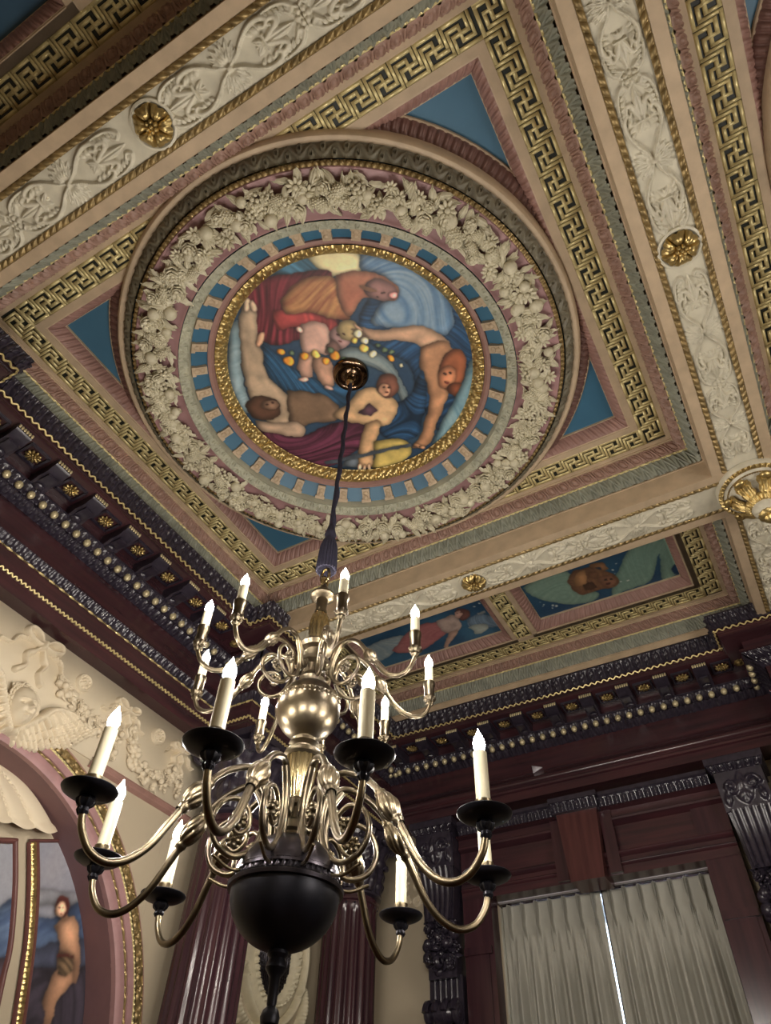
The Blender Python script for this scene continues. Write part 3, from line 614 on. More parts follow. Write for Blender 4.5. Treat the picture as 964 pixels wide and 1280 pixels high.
# ================================================================ round painting
Z4 = lambda l: [(240 + x / 2.41, 280 + y / 2.41) for x, y in l]
ZPA = 2.99
def pc(l): return toplane(Z4(l), 2, ZPA)[:, :2]
def el(x, y, rx, ry, ang=0.):
    c, ex, ey = toplane(Z4([(x, y), (x + rx * math.cos(ang), y + rx * math.sin(ang)), (x - ry * math.sin(ang), y + ry * math.cos(ang))]), 2, ZPA)[:, :2]
    return ('e', c[0], c[1], np.hypot(*(ex - c)), np.hypot(*(ey - c)), math.atan2(*(ex - c)[::-1]))
skin, skin2, skin3 = (214, 172, 140), (190, 140, 104), (176, 152, 128)
SH = [
 (pc([(335, 90), (400, 70), (500, 85), (510, 140), (450, 158), (400, 158), (360, 125)]), (226, 212, 162)),
 (pc([(230, 150), (290, 90), (335, 90), (372, 130), (405, 155), (300, 165)]), (74, 122, 148), .6, .3),
 (pc([(505, 88), (580, 95), (690, 130), (790, 210), (850, 340), (860, 480), (820, 600), (760, 640), (700, 560), (650, 420), (560, 380), (500, 300), (540, 200)]), (40, 74, 108), 1.0, .25),
 (pc([(505, 85), (590, 98), (690, 130), (760, 200), (790, 290), (765, 335), (700, 330), (600, 312), (540, 300), (570, 235), (615, 210), (570, 150), (510, 140)]), (86, 122, 158), .9, .25, (146, 168, 184)),
 (pc([(145, 260), (165, 200), (200, 165), (300, 150), (410, 140), (420, 200), (450, 330), (380, 310), (330, 345), (250, 365), (200, 340), (160, 300)]), (112, 44, 52), .4, .3),
 (pc([(240, 260), (360, 262), (430, 290), (440, 330), (350, 355), (320, 310), (260, 320)]), (160, 66, 64), 1.2, .25),
 (pc([(265, 235), (305, 185), (360, 158), (430, 165), (455, 230), (475, 285), (430, 288), (360, 268), (285, 272)]), (150, 92, 66), 2.0, .3, (196, 146, 96)),
 (pc([(430, 160), (480, 142), (560, 150), (615, 180), (622, 215), (600, 232), (530, 222), (500, 240), (480, 275), (450, 255)]), (168, 104, 82), 1.2, .2, (196, 136, 106)),
 (pc([(525, 178), (560, 162), (605, 180), (618, 212), (590, 230), (545, 225), (520, 205)]), (152, 110, 104)),
 (el(604, 214, 14, 10), (224, 150, 142)), (el(530, 195, 26, 7, .3), (196, 140, 104)),
 (pc([(150, 240), (190, 240), (196, 300), (200, 350), (225, 420), (240, 470), (290, 520), (325, 590), (260, 612), (200, 570), (165, 500), (146, 400), (138, 320)]), (184, 160, 134)),
 (pc([(110, 330), (138, 290), (146, 400), (160, 500), (185, 560), (150, 565), (112, 480)]), (126, 152, 162), 1.4, .2, (164, 184, 190)),
 (pc([(212, 350), (262, 400), (330, 450), (420, 478), (545, 500), (540, 560), (430, 545), (330, 525), (258, 490), (220, 430)]), (44, 84, 116), .5, .25),
 (pc([(285, 500), (350, 505), (410, 520), (445, 560), (430, 592), (350, 602), (300, 625)]), (132, 106, 84)),
 (pc([(185, 610), (330, 638), (420, 600), (565, 588), (540, 640), (480, 695), (400, 735), (320, 712), (230, 660)]), (88, 44, 62), .7, .3),
 (pc([(190, 590), (255, 600), (320, 598), (342, 625), (320, 642), (250, 632), (200, 618)]), (206, 176, 150)),
 (el(215, 555, 52, 36), (92, 64, 50)), (el(235, 545, 26, 14), (176, 136, 110)),
 (pc([(330, 300), (372, 292), (405, 305), (424, 350), (412, 392), (372, 388), (336, 392), (322, 345)]), (222, 178, 160)),
 (pc([(325, 388), (368, 390), (362, 462), (330, 466), (316, 430)]), (214, 168, 146)),
 (pc([(366, 400), (410, 405), (428, 450), (424, 495), (396, 490), (366, 440)]), (206, 160, 134)),
 (pc([(430, 385), (480, 372), (545, 385), (600, 420), (645, 500), (652, 560), (625, 520), (585, 452), (520, 425), (470, 415)]), (120, 138, 144), .8, .2, (160, 170, 166)),
 (el(448, 340, 32, 36), (192, 152, 146)), (el(470, 320, 34, 30), (198, 172, 122)),
 (pc([(420, 340), (450, 372), (432, 400), (400, 385)]), (160, 120, 110)),
 (pc([(500, 305), (560, 318), (620, 312), (690, 308), (760, 340), (790, 395), (770, 440), (720, 430), (690, 372), (630, 352), (560, 350), (505, 335)]), skin),
 (pc([(690, 372), (760, 350), (795, 400), (788, 450), (770, 520), (745, 580), (722, 650), (700, 672), (664, 672), (690, 630), (714, 545), (706, 480), (684, 430)]), skin2),
 (el(785, 440, 40, 62, .1), (166, 98, 66)), (el(768, 462, 26, 34, .2), (206, 136, 98)), (el(800, 500, 30, 22, .5), (150, 84, 56)),
 (pc([(846, 390), (852, 470), (828, 570), (770, 640), (725, 662), (755, 590), (805, 500)]), (96, 138, 158), .4, .3, (150, 180, 186)),
 (pc([(560, 560), (650, 520), (690, 440), (708, 500), (700, 570), (676, 640), (610, 650), (560, 625)]), (38, 68, 98), 1.1, .3),
 (pc([(470, 545), (500, 505), (550, 492), (600, 520), (622, 548), (606, 590), (570, 608), (500, 600), (440, 588), (425, 570)]), (216, 176, 132)),
 (pc([(500, 570), (535, 540), (560, 560), (540, 580)]), (110, 76, 88)),
 (el(590, 488, 34, 36), (128, 82, 66)), (el(580, 500, 18, 20), (196, 146, 116)),
 (pc([(520, 600), (566, 596), (552, 670), (545, 705), (548, 730), (500, 728), (500, 690)]), (208, 166, 124)),
 (pc([(476, 700), (500, 690), (500, 735), (450, 730)]), (110, 120, 130)),
 (pc([(548, 655), (620, 645), (662, 668), (650, 705), (600, 728), (545, 735), (552, 690)]), (204, 180, 104)),
 (pc([(400, 716), (660, 660), (664, 668), (405, 726)]), (110, 124, 140)), (pc([(420, 735), (560, 735), (600, 728), (580, 745), (500, 756)]), (52, 84, 110)),
]
dk, lt_ = (84, 52, 44), (232, 196, 164)
for x, y, rx, ry, an, c_ in ((575, 208, 6, 3, 0, dk), (560, 220, 5, 2, .3, dk), (440, 335, 5, 2.5, .4, dk), (456, 332, 5, 2.5, .4, dk), (447, 352, 6, 2.5, .2, (150, 70, 70)), (760, 452, 5, 3, .4, dk), (776, 448, 5, 3, .4, dk), (770, 476, 8, 3, .2, (140, 66, 54)), (580, 492, 4, 2.5, 0, dk), (594, 494, 4, 2.5, 0, dk), (586, 506, 6, 2, 0, (140, 70, 60)), (228, 545, 4, 2.5, 0, dk), (242, 540, 4, 2.5, 0, dk),
    (500, 322, 26, 5, .25, skin), (505, 332, 24, 5, .05, skin), (512, 342, 22, 5, -.2, skin), (500, 312, 18, 5, .6, skin), (505, 735, 5, 14, .1, skin), (520, 738, 5, 16, 0, skin), (534, 735, 5, 14, -.1, skin), (680, 668, 14, 6, .4, skin2), (694, 672, 12, 5, .2, skin2), (165, 245, 12, 22, .2, skin3), (185, 248, 9, 18, -.2, skin3), (205, 350, 12, 24, .4, (196, 150, 120)), (325, 318, 12, 8, .5, (222, 178, 160)), (338, 468, 16, 8, 0, (222, 178, 160)), (412, 494, 16, 7, .3, (222, 178, 160))):
    SH.append((el(x, y, rx, ry, an), c_))
for x, y, r_, c_ in ((268, 384, 12, 0), (292, 412, 15, 0), (340, 398, 14, 0), (372, 392, 13, 1), (402, 412, 12, 0), (430, 396, 16, 0), (456, 408, 10, 3), (500, 330, 14, 2), (520, 350, 12, 2), (490, 350, 10, 1), (518, 375, 14, 1), (545, 392, 12, 2), (560, 365, 9, 3), (600, 404, 11, 0), (630, 425, 7, 2), (580, 380, 9, 3), (300, 388, 9, 3), (418, 380, 9, 3), (600, 385, 8, 3), (470, 420, 12, 1)):
    SH.append((el(x, y, r_, r_ * .9), [(222, 142, 52), (226, 190, 96), (214, 206, 168), (92, 110, 82)][c_]))
N_ = 420; gx, gy = np.meshgrid(np.linspace(CX - .63, CX + .63, N_), np.linspace(CY - .63, CY + .63, N_))
C_ = paint(gx, gy, ((44, 70, 98), (60, 88, 112)), SH)
msk = np.hypot(gx - CX, gy - CY) < .626
o = paint_obj('round_ceiling_painting', np.stack([gx, gy, np.full_like(gx, ZPA)], -1), C_, msk, world0=(CX, CY, ZPA + ZO)); tag(o, 'round ceiling painting of reclining figures in red, blue and gold robes around a flower garland', 'painting')

def rectpaint(label, pts_shapes, bg, x0, x1, y0, y1, name='rectangular_ceiling_painting', z=ZP - .003):
    nx = int((x1 - x0) / .004); ny = int((y1 - y0) / .004); gx, gy = np.meshgrid(np.linspace(x0, x1, nx), np.linspace(y0, y1, ny))
    S = []
    for s in pts_shapes:
        if s[0] == 'd': _, u, v, r_, col = s; p = toplane([(u, v)], 2, z)[0]; S.append((('e', p[0], p[1], r_, r_, 0.), col))
        else: S.append((toplane(s[0], 2, z)[:, :2],) + tuple(s[1:]))
    C_ = paint(gx, gy, bg, S, ks=.4, rad=5); o = paint_obj(name, np.stack([gx, gy, np.full_like(gx, z)], -1), C_, None, world0=((x0 + x1) / 2, (y0 + y1) / 2, z + ZO)); return tag(o, label, 'painting')
kx = FX - .228; ky = .515 - .228; hx = (kx - .054) / 2; RY = CY + 1.985
Z8 = lambda l: [(560 + x / 4.82, 620 + y / 4.82) for x, y in l]; Z9 = lambda l: [(764 + x / 4.82, 700 + y / 4.82) for x, y in l]
starsR = [('d', 560 + x / 4.82, 620 + y / 4.82, r_, (222, 228, 220)) for x, y, r_ in ((580, 655, .006), (632, 660, .009), (655, 662, .009), (628, 675, .006), (575, 665, .005), (690, 700, .004), (560, 640, .004))] + [('d', 764 + x / 4.82, 700 + y / 4.82, r_, (222, 228, 220)) for x, y, r_ in ((10, 60, .007), (22, 80, .005), (105, 125, .009), (62, 128, .006), (30, 20, .005))]
QR = lambda l: [(640 + x / 4.327, 670 + y / 4.327) for x, y in l]; QL = lambda l: [(440 + x / 4.76, 740 + y / 4.76) for x, y in l]
grn, brn = (108, 136, 122), (98, 72, 56)
rectpaint('rectangular ceiling painting of a brown maned head among green clouds, nearer the big boss', [
 (QR([(60, 280), (130, 235), (300, 190), (345, 290), (470, 305), (440, 348), (330, 372), (190, 352), (105, 322)]), grn, .8, .15, (128, 152, 138)),
 (QR([(640, 50), (760, 0), (850, -10), (905, 180), (815, 240), (806, 160), (792, 95), (776, 180), (740, 250), (620, 292), (545, 322), (556, 230), (590, 160)]), (100, 130, 118), .5, .15, (120, 146, 132)),
 (QR([(880, 150), (915, 150), (925, 200), (880, 205), (862, 180)]), (32, 62, 92)),
 (QR([(425, 150), (490, 142), (524, 178), (470, 200), (415, 185)]), (134, 98, 70)), (QR([(445, 172), (480, 168), (490, 182), (455, 190)]), (50, 60, 76)),
 (QR([(308, 220), (325, 200), (345, 186), (420, 168), (470, 180), (505, 190), (570, 218), (582, 250), (560, 272), (520, 285), (480, 288), (440, 304), (380, 318), (330, 292), (318, 270), (302, 250)]), brn, .8, .5, (128, 92, 66)),
 (QR([(345, 205), (392, 186), (405, 225), (400, 262), (352, 272), (334, 240)]), (156, 116, 80)),
 (QR([(470, 220), (530, 212), (566, 238), (552, 262), (520, 272), (478, 258)]), (132, 94, 74)), (QR([(500, 232), (515, 228), (520, 238), (505, 240)]), (60, 44, 40)), (QR([(530, 228), (545, 228), (548, 236), (534, 238)]), (60, 44, 40)), (QR([(505, 254), (535, 250), (530, 262), (508, 262)]), (92, 56, 52)),
 (QR([(380, 262), (440, 250), (460, 280), (400, 296)]), (84, 60, 48)), (QR([(420, 190), (470, 195), (460, 230), (415, 225)]), (112, 80, 60))] + starsR,
 ((34, 68, 98), (46, 86, 110)), CX + .054 + .085 - .002, CX + kx - .085 + .002, RY - ky + .083, RY + ky - .083)
Z5 = lambda l: [(440 + x / 4.82, 700 + y / 4.82) for x, y in l]
rectpaint('rectangular ceiling painting of a red robed figure on blue, behind the upper candles', [
 (QL([(80, 330), (190, 282), (310, 262), (250, 360), (170, 410), (120, 390)]), (124, 142, 150), .6, .2, (150, 160, 160)),
 (QL([(685, 165), (760, 128), (860, 158), (895, 198), (810, 212), (700, 205)]), (108, 128, 146), .5, .15),
 (QL([(240, 350), (330, 240), (420, 188), (540, 186), (566, 240), (500, 292), (420, 345), (300, 365)]), (150, 88, 92), .8, .35, (170, 112, 110)),
 (QL([(500, 175), (560, 150), (606, 138), (652, 188), (636, 232), (570, 244), (520, 214)]), (172, 152, 142)),
 (QL([(585, 236), (634, 226), (604, 280), (580, 312), (570, 334), (548, 326), (556, 290)]), (178, 146, 130)),
 (QL([(630, 96), (690, 104), (700, 140), (672, 168), (640, 162), (606, 130)]), (98, 66, 60)), (QL([(606, 122), (640, 108), (660, 132), (640, 158), (612, 150)]), (192, 154, 140)), (QL([(618, 128), (626, 125), (628, 130)]), (60, 44, 44)), (QL([(640, 124), (648, 122), (650, 128)]), (60, 44, 44)),
 (QL([(690, 212), (760, 188), (812, 198), (794, 232), (742, 252), (722, 230)]), (160, 168, 160)), (QL([(740, 125), (790, 112), (800, 125), (750, 134)]), (154, 160, 158))] +
 [('d', 440 + x / 4.82, 700 + y / 4.82, .007, (212, 218, 216)) for x, y in ((735, 280), (770, 260), (560, 560), (700, 500), (590, 545), (860, 250))],
 ((38, 74, 104), (62, 106, 134)), CX - kx + .083, CX - .054 - .083, RY - ky + .083, RY + ky - .083)
for sx in (-1, 1):
    mb = MB(); x0 = CX + sx * (.054 + hx); flatrect(mb, x0 - hx + .083, CY - 1.985 - ky + .083, x0 + hx - .083, CY - 1.985 + ky - .083, ZP - .003); o = mb.build('blue_ceiling_panel', 'sky', flat=True, world0=(x0, CY - 1.985, ZP + ZO)); tag(o, 'dim blue ceiling panel at the top left corner' if sx < 0 else 'dim blue ceiling panel just above the top edge of the photo', 'ceiling panel')

# ================================================================ cornice
PROF_B = [(.427, 2.742), (.427, 2.735)]
def cornice(label, path, rgn, rosette_pos, egg_n, left=True):
    """path runs with the room on its left; reference = wall face. rgn = axis coordinate range for individual pieces"""
    p0 = A(path[0]); T_ = thing('carved_cornice', label, 'cornice', (*p0, 2.06)); d = A(path[-1], float) - p0; L = np.hypot(*d); d /= L; nrm = A([-d[1], d[0]])
    mb = MB(); sweep(mb, path, [(.0, 2.75), (.42, 2.75), (.428, 2.742), (.428, 2.734)]); sweep_relief(mb, path, (.426, 2.734), (.400, 2.652), T(acan, 18, 13), .060, .018, -.008); mb.build('crown_molding', 'carved', T_)
    mb = MB(); wave(mb, path, .402, 2.639); mb.build('gilt_wave_molding', 'goldline', T_)
    mb = MB(); sweep(mb, path, [(.400, 2.652), (.392, 2.65), (.390, 2.628), (.386, 2.626), (.386, 2.606), (.378, 2.602), (.178, 2.602), (.178, 2.540), (.215, 2.530)]); mb.build('corona', 'woodh', T_)
    mb = MB(); sweep(mb, path, [(.215, 2.530), (.215, 2.522), (.205, 2.518)]); sweep_relief(mb, path, (.212, 2.520), (.158, 2.484), T(eggdart, 12, 8), .0727, .009, .008); mb.build('ovolo', 'carved', T_)
    mb = MB(); sweep_relief(mb, path, (.158, 2.484), (.107, 2.452), T(acan, 14, 8), .05, .010); mb.build('leaf_molding', 'carved', T_)
    if left:
        mb = MB(); sweep(mb, path, [(.105, 2.458), (.105, 2.29), (.14, 2.285), (.142, 2.272)]); mb.build('frieze_board', 'woodh', T_)
        mb = MB(); sweep_relief(mb, path, (.142, 2.274), (.106, 2.236), T(acan, 14, 8), .05, .010); mb.build('architrave_leaf', 'carved', T_)
        mb = MB(); beads(mb, path, .110, 2.231); mb.build('bead_molding', 'goldline', T_)
        mb = MB(); sweep(mb, path, [(.106, 2.240), (.103, 2.225), (.103, 2.140), (.098, 2.120), (.094, 2.118), (.092, 2.078), (.088, 2.060), (0, 2.058)]); mb.build('fascia', 'woodh', T_)
        mb = MB(); wave(mb, path, .106, 2.130, .026, .0055, .0048); mb.build('gilt_rope', 'goldline', T_)
    else:
        mb = MB(); sweep(mb, path, [(.105, 2.458), (.105, 2.33), (.112, 2.30), (.135, 2.272), (.165, 2.250), (.185, 2.236), (.192, 2.222), (.186, 2.208), (.176, 2.200), (.176, 2.190), (.182, 2.184), (.180, 2.172), (.166, 2.166), (.164, 2.115), (0, 2.112)]); mb.build('frieze_board', 'woodh', T_, angle=50)
    for s in rosette_pos:                       # gilt rosettes on the soffit and brackets between them
        c = p0 + d * s; q = c + nrm * .283; mb = MB()
        for k in range(10):
            a = k * PI / 5; mb.add(*ell([q[0] + .027 * math.cos(a), q[1] + .027 * math.sin(a), 2.592], [.015, .0075, .008], rotz(a), 7, 5))
        for k in range(6):
            a = k * PI / 3 + .3; mb.add(*ell([q[0] + .013 * math.cos(a), q[1] + .013 * math.sin(a), 2.587], [.008, .006, .008], rotz(a), 7, 5))
        mb.add(*ell([*q, 2.583], [.006, .006, .006], None, 7, 5)); mb.build('rosette', 'gold', T_, angle=60)
        q = c + nrm * .283; mb = MB()
        for k in (-1, 1):
            mb.add(*box([*(q + nrm * .055 * k), 2.597], [abs(nrm[0]) * .006 + abs(d[0]) * .055, abs(nrm[1]) * .006 + abs(d[1]) * .055, .006])); mb.add(*box([*(q + d * .052 * k), 2.597], [abs(d[0]) * .006 + abs(nrm[0]) * .055, abs(d[1]) * .006 + abs(nrm[1]) * .055, .006]))
        mb.build('coffer_frame', 'carved', T_)
        s2 = s + .119
        if s2 < L:
            c = p0 + d * s2; hw = .042; mb = MB()
            pr_ = [(.375, 2.604), (.372, 2.575), (.362, 2.566), (.345, 2.562), (.330, 2.548), (.300, 2.545), (.26, 2.545), (.235, 2.532), (.20, 2.525), (.175, 2.525), (.175, 2.604)]
            P3 = lambda e, z, k: [*(c + nrm * e + d * hw * k), z]
            V = [P3(e, z, k) for k in (-1, 1) for e, z in pr_]; m_ = len(pr_); mb.add(V, [gridf(2, m_), A([list(range(m_))]), A([[m_ + j for j in range(m_)][::-1]])])
            mb.add(*box([*(c + nrm * .27), 2.538], [abs(nrm[0]) * .05 + abs(d[0]) * .026, abs(nrm[1]) * .05 + abs(d[1]) * .026, .005])); mb.add(*ell([*(c + nrm * .22), 2.527], [.03, .03, .014])); br = mb.build('modillion', 'carved', T_)
            mb = MB()
            for j in range(6): mb.add(*ell([*(c + nrm * .378 + d * (-.035 + .014 * j)), 2.585], [.0065, .0065, .012], None, 7, 6))
            mb.build('gilt_darts', 'egg', br)
    for k in range(egg_n):
        c = p0 + d * (rgn + .0727 * k) + nrm * .190; mb = MB(); mb.add(*ell([*c, 2.490], [.019, .019, .023], None, 12, 9)); mb.build('gilt_egg', 'egg', T_)
    return T_
# left wall: the room lies on +x side -> travel along -y
PL = [(XL, 2.60), (XL, .30)]
cornice('dark carved wooden cornice with gilt eggs and rosettes along the left wall', PL, .2 , [2.60 - (1.491 + .119 + .238 * k) for k in (3, 2, 1, 0, -1, -2, -3, -4)][0:8], 29)
PW = [(-2.62, YF), (.30, YF)]; PWr = [(.25, YF), (-2.62, YF)]
cornice('dark carved wooden cornice with gilt eggs and rosettes above the window', PWr, .25, [.25 - (CX + .119 + .238 * k) for k in (4, 3, 2, 1, 0, -1, -2, -3, -4, -5)], 34, False)
# projecting breakouts over the columns; e measured from the frieze corner
def breakout(label, path, egg_rng):
    T_ = thing('cornice_breakout', label, 'cornice breakout', (*path[1], 2.06))
    mb = MB(); sweep(mb, path, [(-.1, 2.75), (.205, 2.75), (.212, 2.742), (.212, 2.734)]); sweep_relief(mb, path, (.211, 2.734), (.188, 2.652), T(acan, 18, 13), .060, .018, -.008); mb.build('crown_molding', 'carved', T_)
    mb = MB(); wave(mb, path, .190, 2.639); mb.build('gilt_wave_molding', 'goldline', T_)
    mb = MB(); sweep(mb, path, [(.188, 2.652), (.179, 2.65), (.178, 2.626), (.172, 2.624), (.172, 2.606), (.165, 2.602), (.07, 2.600), (.07, 2.545), (.10, 2.535), (.10, 2.522), (.092, 2.518)]); mb.build('corona', 'woodh', T_)
    mb = MB(); sweep_relief(mb, path, (.094, 2.520), (.045, 2.484), T(eggdart, 12, 8), .0727, .009, .008); sweep_relief(mb, path, (.045, 2.484), (.002, 2.452), T(acan, 14, 8), .05, .009); sweep_relief(mb, path, (.036, 2.274), (.004, 2.236), T(acan, 14, 8), .05, .009); mb.build('carved_moldings', 'carved', T_)
    mb = MB(); sweep(mb, path, [(0, 2.458), (0, 2.29), (.034, 2.285), (.036, 2.272)]); sweep(mb, path, [(.004, 2.24), (.0, 2.225), (0, 2.14), (-.006, 2.12), (-.01, 2.118), (-.012, 2.06), (-.33, 2.058)]); mb.build('frieze_board', 'woodh', T_)
    mb = MB(); beads(mb, path, .008, 2.231); wave(mb, path, .004, 2.130, .026, .0055, .0048); mb.build('gilt_moldings', 'goldline', T_)
    for i in range(len(path) - 1):
        a = A(path[i], float); b = A(path[i + 1], float); L = np.hypot(*(b - a)); dd = (b - a) / L; nn = A([-dd[1], dd[0]])
        if L > .3:
            for k in range(int(L / .0727)):
                c = a + dd * (.03 + k * .0727) + nn * .079; mb = MB(); mb.add(*ell([*c, 2.490], [.019, .019, .023], None, 10, 8)); mb.build('gilt_egg', 'egg', T_)
            for k in range(int((L - .1) / .238) + 1):
                c = a + dd * (.12 + k * .238) + nn * .12; mb = MB(); mb.add(*lathe([(.028, 2.601), (.026, 2.588), (.018, 2.592), (.012, 2.585), (0, 2.580)], 16, c, lambda r, z, t: r * (1 + .08 * np.cos(8 * t)))); mb.build('rosette', 'gold', T_)
    return T_
breakout('corner cornice breakout above the two fluted columns, behind the upper candles', [(-2.44, YF - .005), (-2.44, 2.62), (XL, 2.62)], None)
breakout('cornice breakout at the left edge of the photo, beside the ceiling fret', [(XL, .36), (-2.44, .36), (-2.44, YN)], None)
breakout('cornice breakout at the right end of the window cornice, cut by the photo edge', [(1.4, 3.95), (.19, 3.95), (.19, YF)][0:3], None)

# ================================================================ columns
def capital(T_, cx, cy, z0, z1, R):
    H_ = z1 - z0; mb = MB()
    mb.add(*lathe([(R * .95, z0), (R * 1.12, z0 + .008), (R * 1.12, z0 + .022), (R * .98, z0 + .03)], 32, (cx, cy)))
    mb.add(*ringpatch((cx, cy), R * .98, z0 + .03, R * 1.08, z0 + H_ * .42, T(acan, 16, 12), 8, .03, .008, hint=-1)); mb.add(*ringpatch((cx, cy), R * 1.0, z0 + H_ * .35, R * 1.3, z0 + H_ * .74, T(acan, 16, 12), 8, .032, .0, hint=-1))
    for k in range(16):
        a = k * PI / 8 ; low = k % 2; rr = R * (1.28 if low else 1.45); zz = z0 + H_ * (.42 if low else .70); mb.add(*ell([cx + rr * math.cos(a), cy + rr * math.sin(a), zz], [.022, .035, .018], rotz(a)))
    for k in range(4):
        a = PI / 4 + k * PI / 2; d = A([math.cos(a), math.sin(a)]); s = np.linspace(0, 1, 34); rad = .062 * (1 - .85 * s); th = s * 2.2 * 2 * PI
        base = A([cx, cy]) + d * (R * 1.48); pts = [[*(base + d * (r_ * math.cos(q))), z1 - .10 + r_ * math.sin(q)] for r_, q in zip(rad, th)]; mb.add(*tube(pts, np.linspace(.019, .012, 34), 7))
        mb.add(*tube([[*(A([cx, cy]) + d * R * .9), z0 + H_ * .62], [*(A([cx, cy]) + d * R * 1.2), z1 - .06], [*(base + d * .0), z1 - .045]], .017, 7))
    mb.add(*lathe([(R * 1.0, z1 - .16), (R * 1.28, z1 - .10), (R * 1.3, z1 - .07)], 32, (cx, cy), lambda r, z, t: r * (1 + .05 * np.cos(16 * t)))); mb.build('capital', 'carved', T_)
    mb = MB(); n_ = 48; t = np.arange(n_) * 2 * PI / n_; sq = 1 / np.maximum(abs(np.cos(t)), abs(np.sin(t))); rr = R * 1.22 * (.86 * sq + .10)
    V = [[cx + r_ * math.cos(a), cy + r_ * math.sin(a), z] for z in (z1 - .05, z1 - .01) for r_, a in zip(rr, t)]; mb.add(V, [gridf(2, n_, False, True), A([list(range(n_))])]); mb.build('abacus', 'carved', T_)
def column(label, cx, cy, R=.178):
    T_ = thing('fluted_column', label, 'column', (cx, cy, -1.6), 'fluted mahogany columns by the corner'); z0, z1 = 1.60, 2.06
    nf = 20; seg = nf * 8; zs = [-1.2, -.6, 0, .5, 1.0, 1.3, 1.50, 1.525, 1.545, 1.56]; prof = [(R * (1.0 - .04 * max(0, z)), z) for z in zs]
    def fl(r, z, t):
        dep = np.where(z > 1.53, 0, np.where(z > 1.51, .5, 1.)); return r - .016 * dep * np.clip(np.sin(nf * t / 1. * 1.) * .5 + .62, 0, 1)**.6
    mb = MB(); mb.add(*lathe(prof, seg, (cx, cy), fl)); mb.build('shaft', 'wood', T_, angle=50)
    mb = MB(); mb.add(*lathe([(R * .9, 1.56), (R * .98, 1.568), (R * .98, 1.582), (R * .9, 1.59), (R * .9, 1.61)], 40, (cx, cy))); mb.build('neck_ring', 'wood', T_)
    mb = MB()
    for k in range(nf):
        a = (k + .25) * 2 * PI / nf; mb.add(*ell([cx + R * .93 * math.cos(a), cy + R * .93 * math.sin(a), 1.548], [.007, .007, .007], None, 6, 5))
    mb.build('necking_beads', 'carved', T_)
    mb = MB(); mb.add(*lathe([(R * 1.2, -1.45), (R * 1.2, -1.38), (R * 1.12, -1.35), (R * 1.1, -1.30), (R * 1.15, -1.26), (R * 1.02, -1.2)], 40, (cx, cy))); mb.add(*box([cx, cy, -1.52], [R * 1.2, R * 1.2, .08])); mb.build('base', 'wood', T_)
    capital(T_, cx, cy, z0, z1, R * .93); return T_
column('fluted mahogany column nearer the painted arch, left of the dark lower globe', -2.55, 2.79)
column('fluted mahogany column in the room corner, right of the dark lower globe', -2.55, 3.97)
column('fluted mahogany column past the right edge of the window', .42, 4.10)

# ================================================================ arch surround and lunette
arch = thing('arch_surround', 'moulded pink and gilt arch surround on the left wall', 'arch surround', (XL, AY, -1.6))
def archsweep(mb, prof):               # prof: (radius, x offset)
    t = np.linspace(0, PI, 73); V = []
    for r_, e in prof:
        pts = [[XL + e, AY + r_, -1.6]] + [[XL + e, AY + r_ * math.cos(a), AZ + r_ * math.sin(a)] for a in t] + [[XL + e, AY - r_, -1.6]]; V += pts
    mb.add(V, gridf(len(prof), 75)); return mb
def archrelief(mb, r0, e0, r1, e1, H, unit, amp):
    ny, nx = H.shape; Larc = PI * r0; n_ = round(Larc / unit); Hn = np.tile(H, (1, n_)); t = np.linspace(0, PI, Hn.shape[1])[None]; V = np.linspace(0, 1, ny)[:, None]; r = r0 + (r1 - r0) * V; e = e0 + (e1 - e0) * V + Hn * amp
    mb.add(np.stack([XL + e, AY + r * np.cos(t), AZ + r * np.sin(t)], -1), gridf(*Hn.shape))
    for sg in (1, -1):
        n2 = round(2.0 / unit); mb.add(*patch([XL + e0, AY + sg * r0, AZ], [XL + e0, AY + sg * r0, AZ - 2.], [XL + e1, AY + sg * r1, AZ], [XL + e1, AY + sg * r1, AZ - 2.], H, n2, amp, (1, 0, 0)))
mb = MB(); archsweep(mb, [(AR, 0), (AR, .028), (AR + .012, .034), (AR + .024, .034), (AR + .026, .026), (AR + .050, .024), (AR + .051, .018), (AR + .058, .018)]); archsweep(mb, [(AR + .068, .016), (AR + .070, .028), (AR + .100, .030), (AR + .101, .024)]); mb.build('pink_band', 'pink', arch)
mb = MB(); archrelief(mb, AR + .057, .020, AR + .069, .020, T(beadreel, 12, 5), .085, .007); mb.build('bead_molding', 'goldold', arch)
mb = MB(); archrelief(mb, AR + .100, .026, AR + .112, .028, T(pearls, 8, 5), .022, .008); mb.build('pearl_molding', 'golddull', arch)
mb = MB(); archrelief(mb, AR + .112, .026, AR + .156, .022, tile(goldring, 48, 12), .20, .016); mb.build('gilt_leaf_band', 'goldold', arch)
mb = MB(); archsweep(mb, [(AR + .156, .026), (AR + .166, .026), (AR + .168, .0)]); mb.build('outer_fillet', 'mauve', arch)
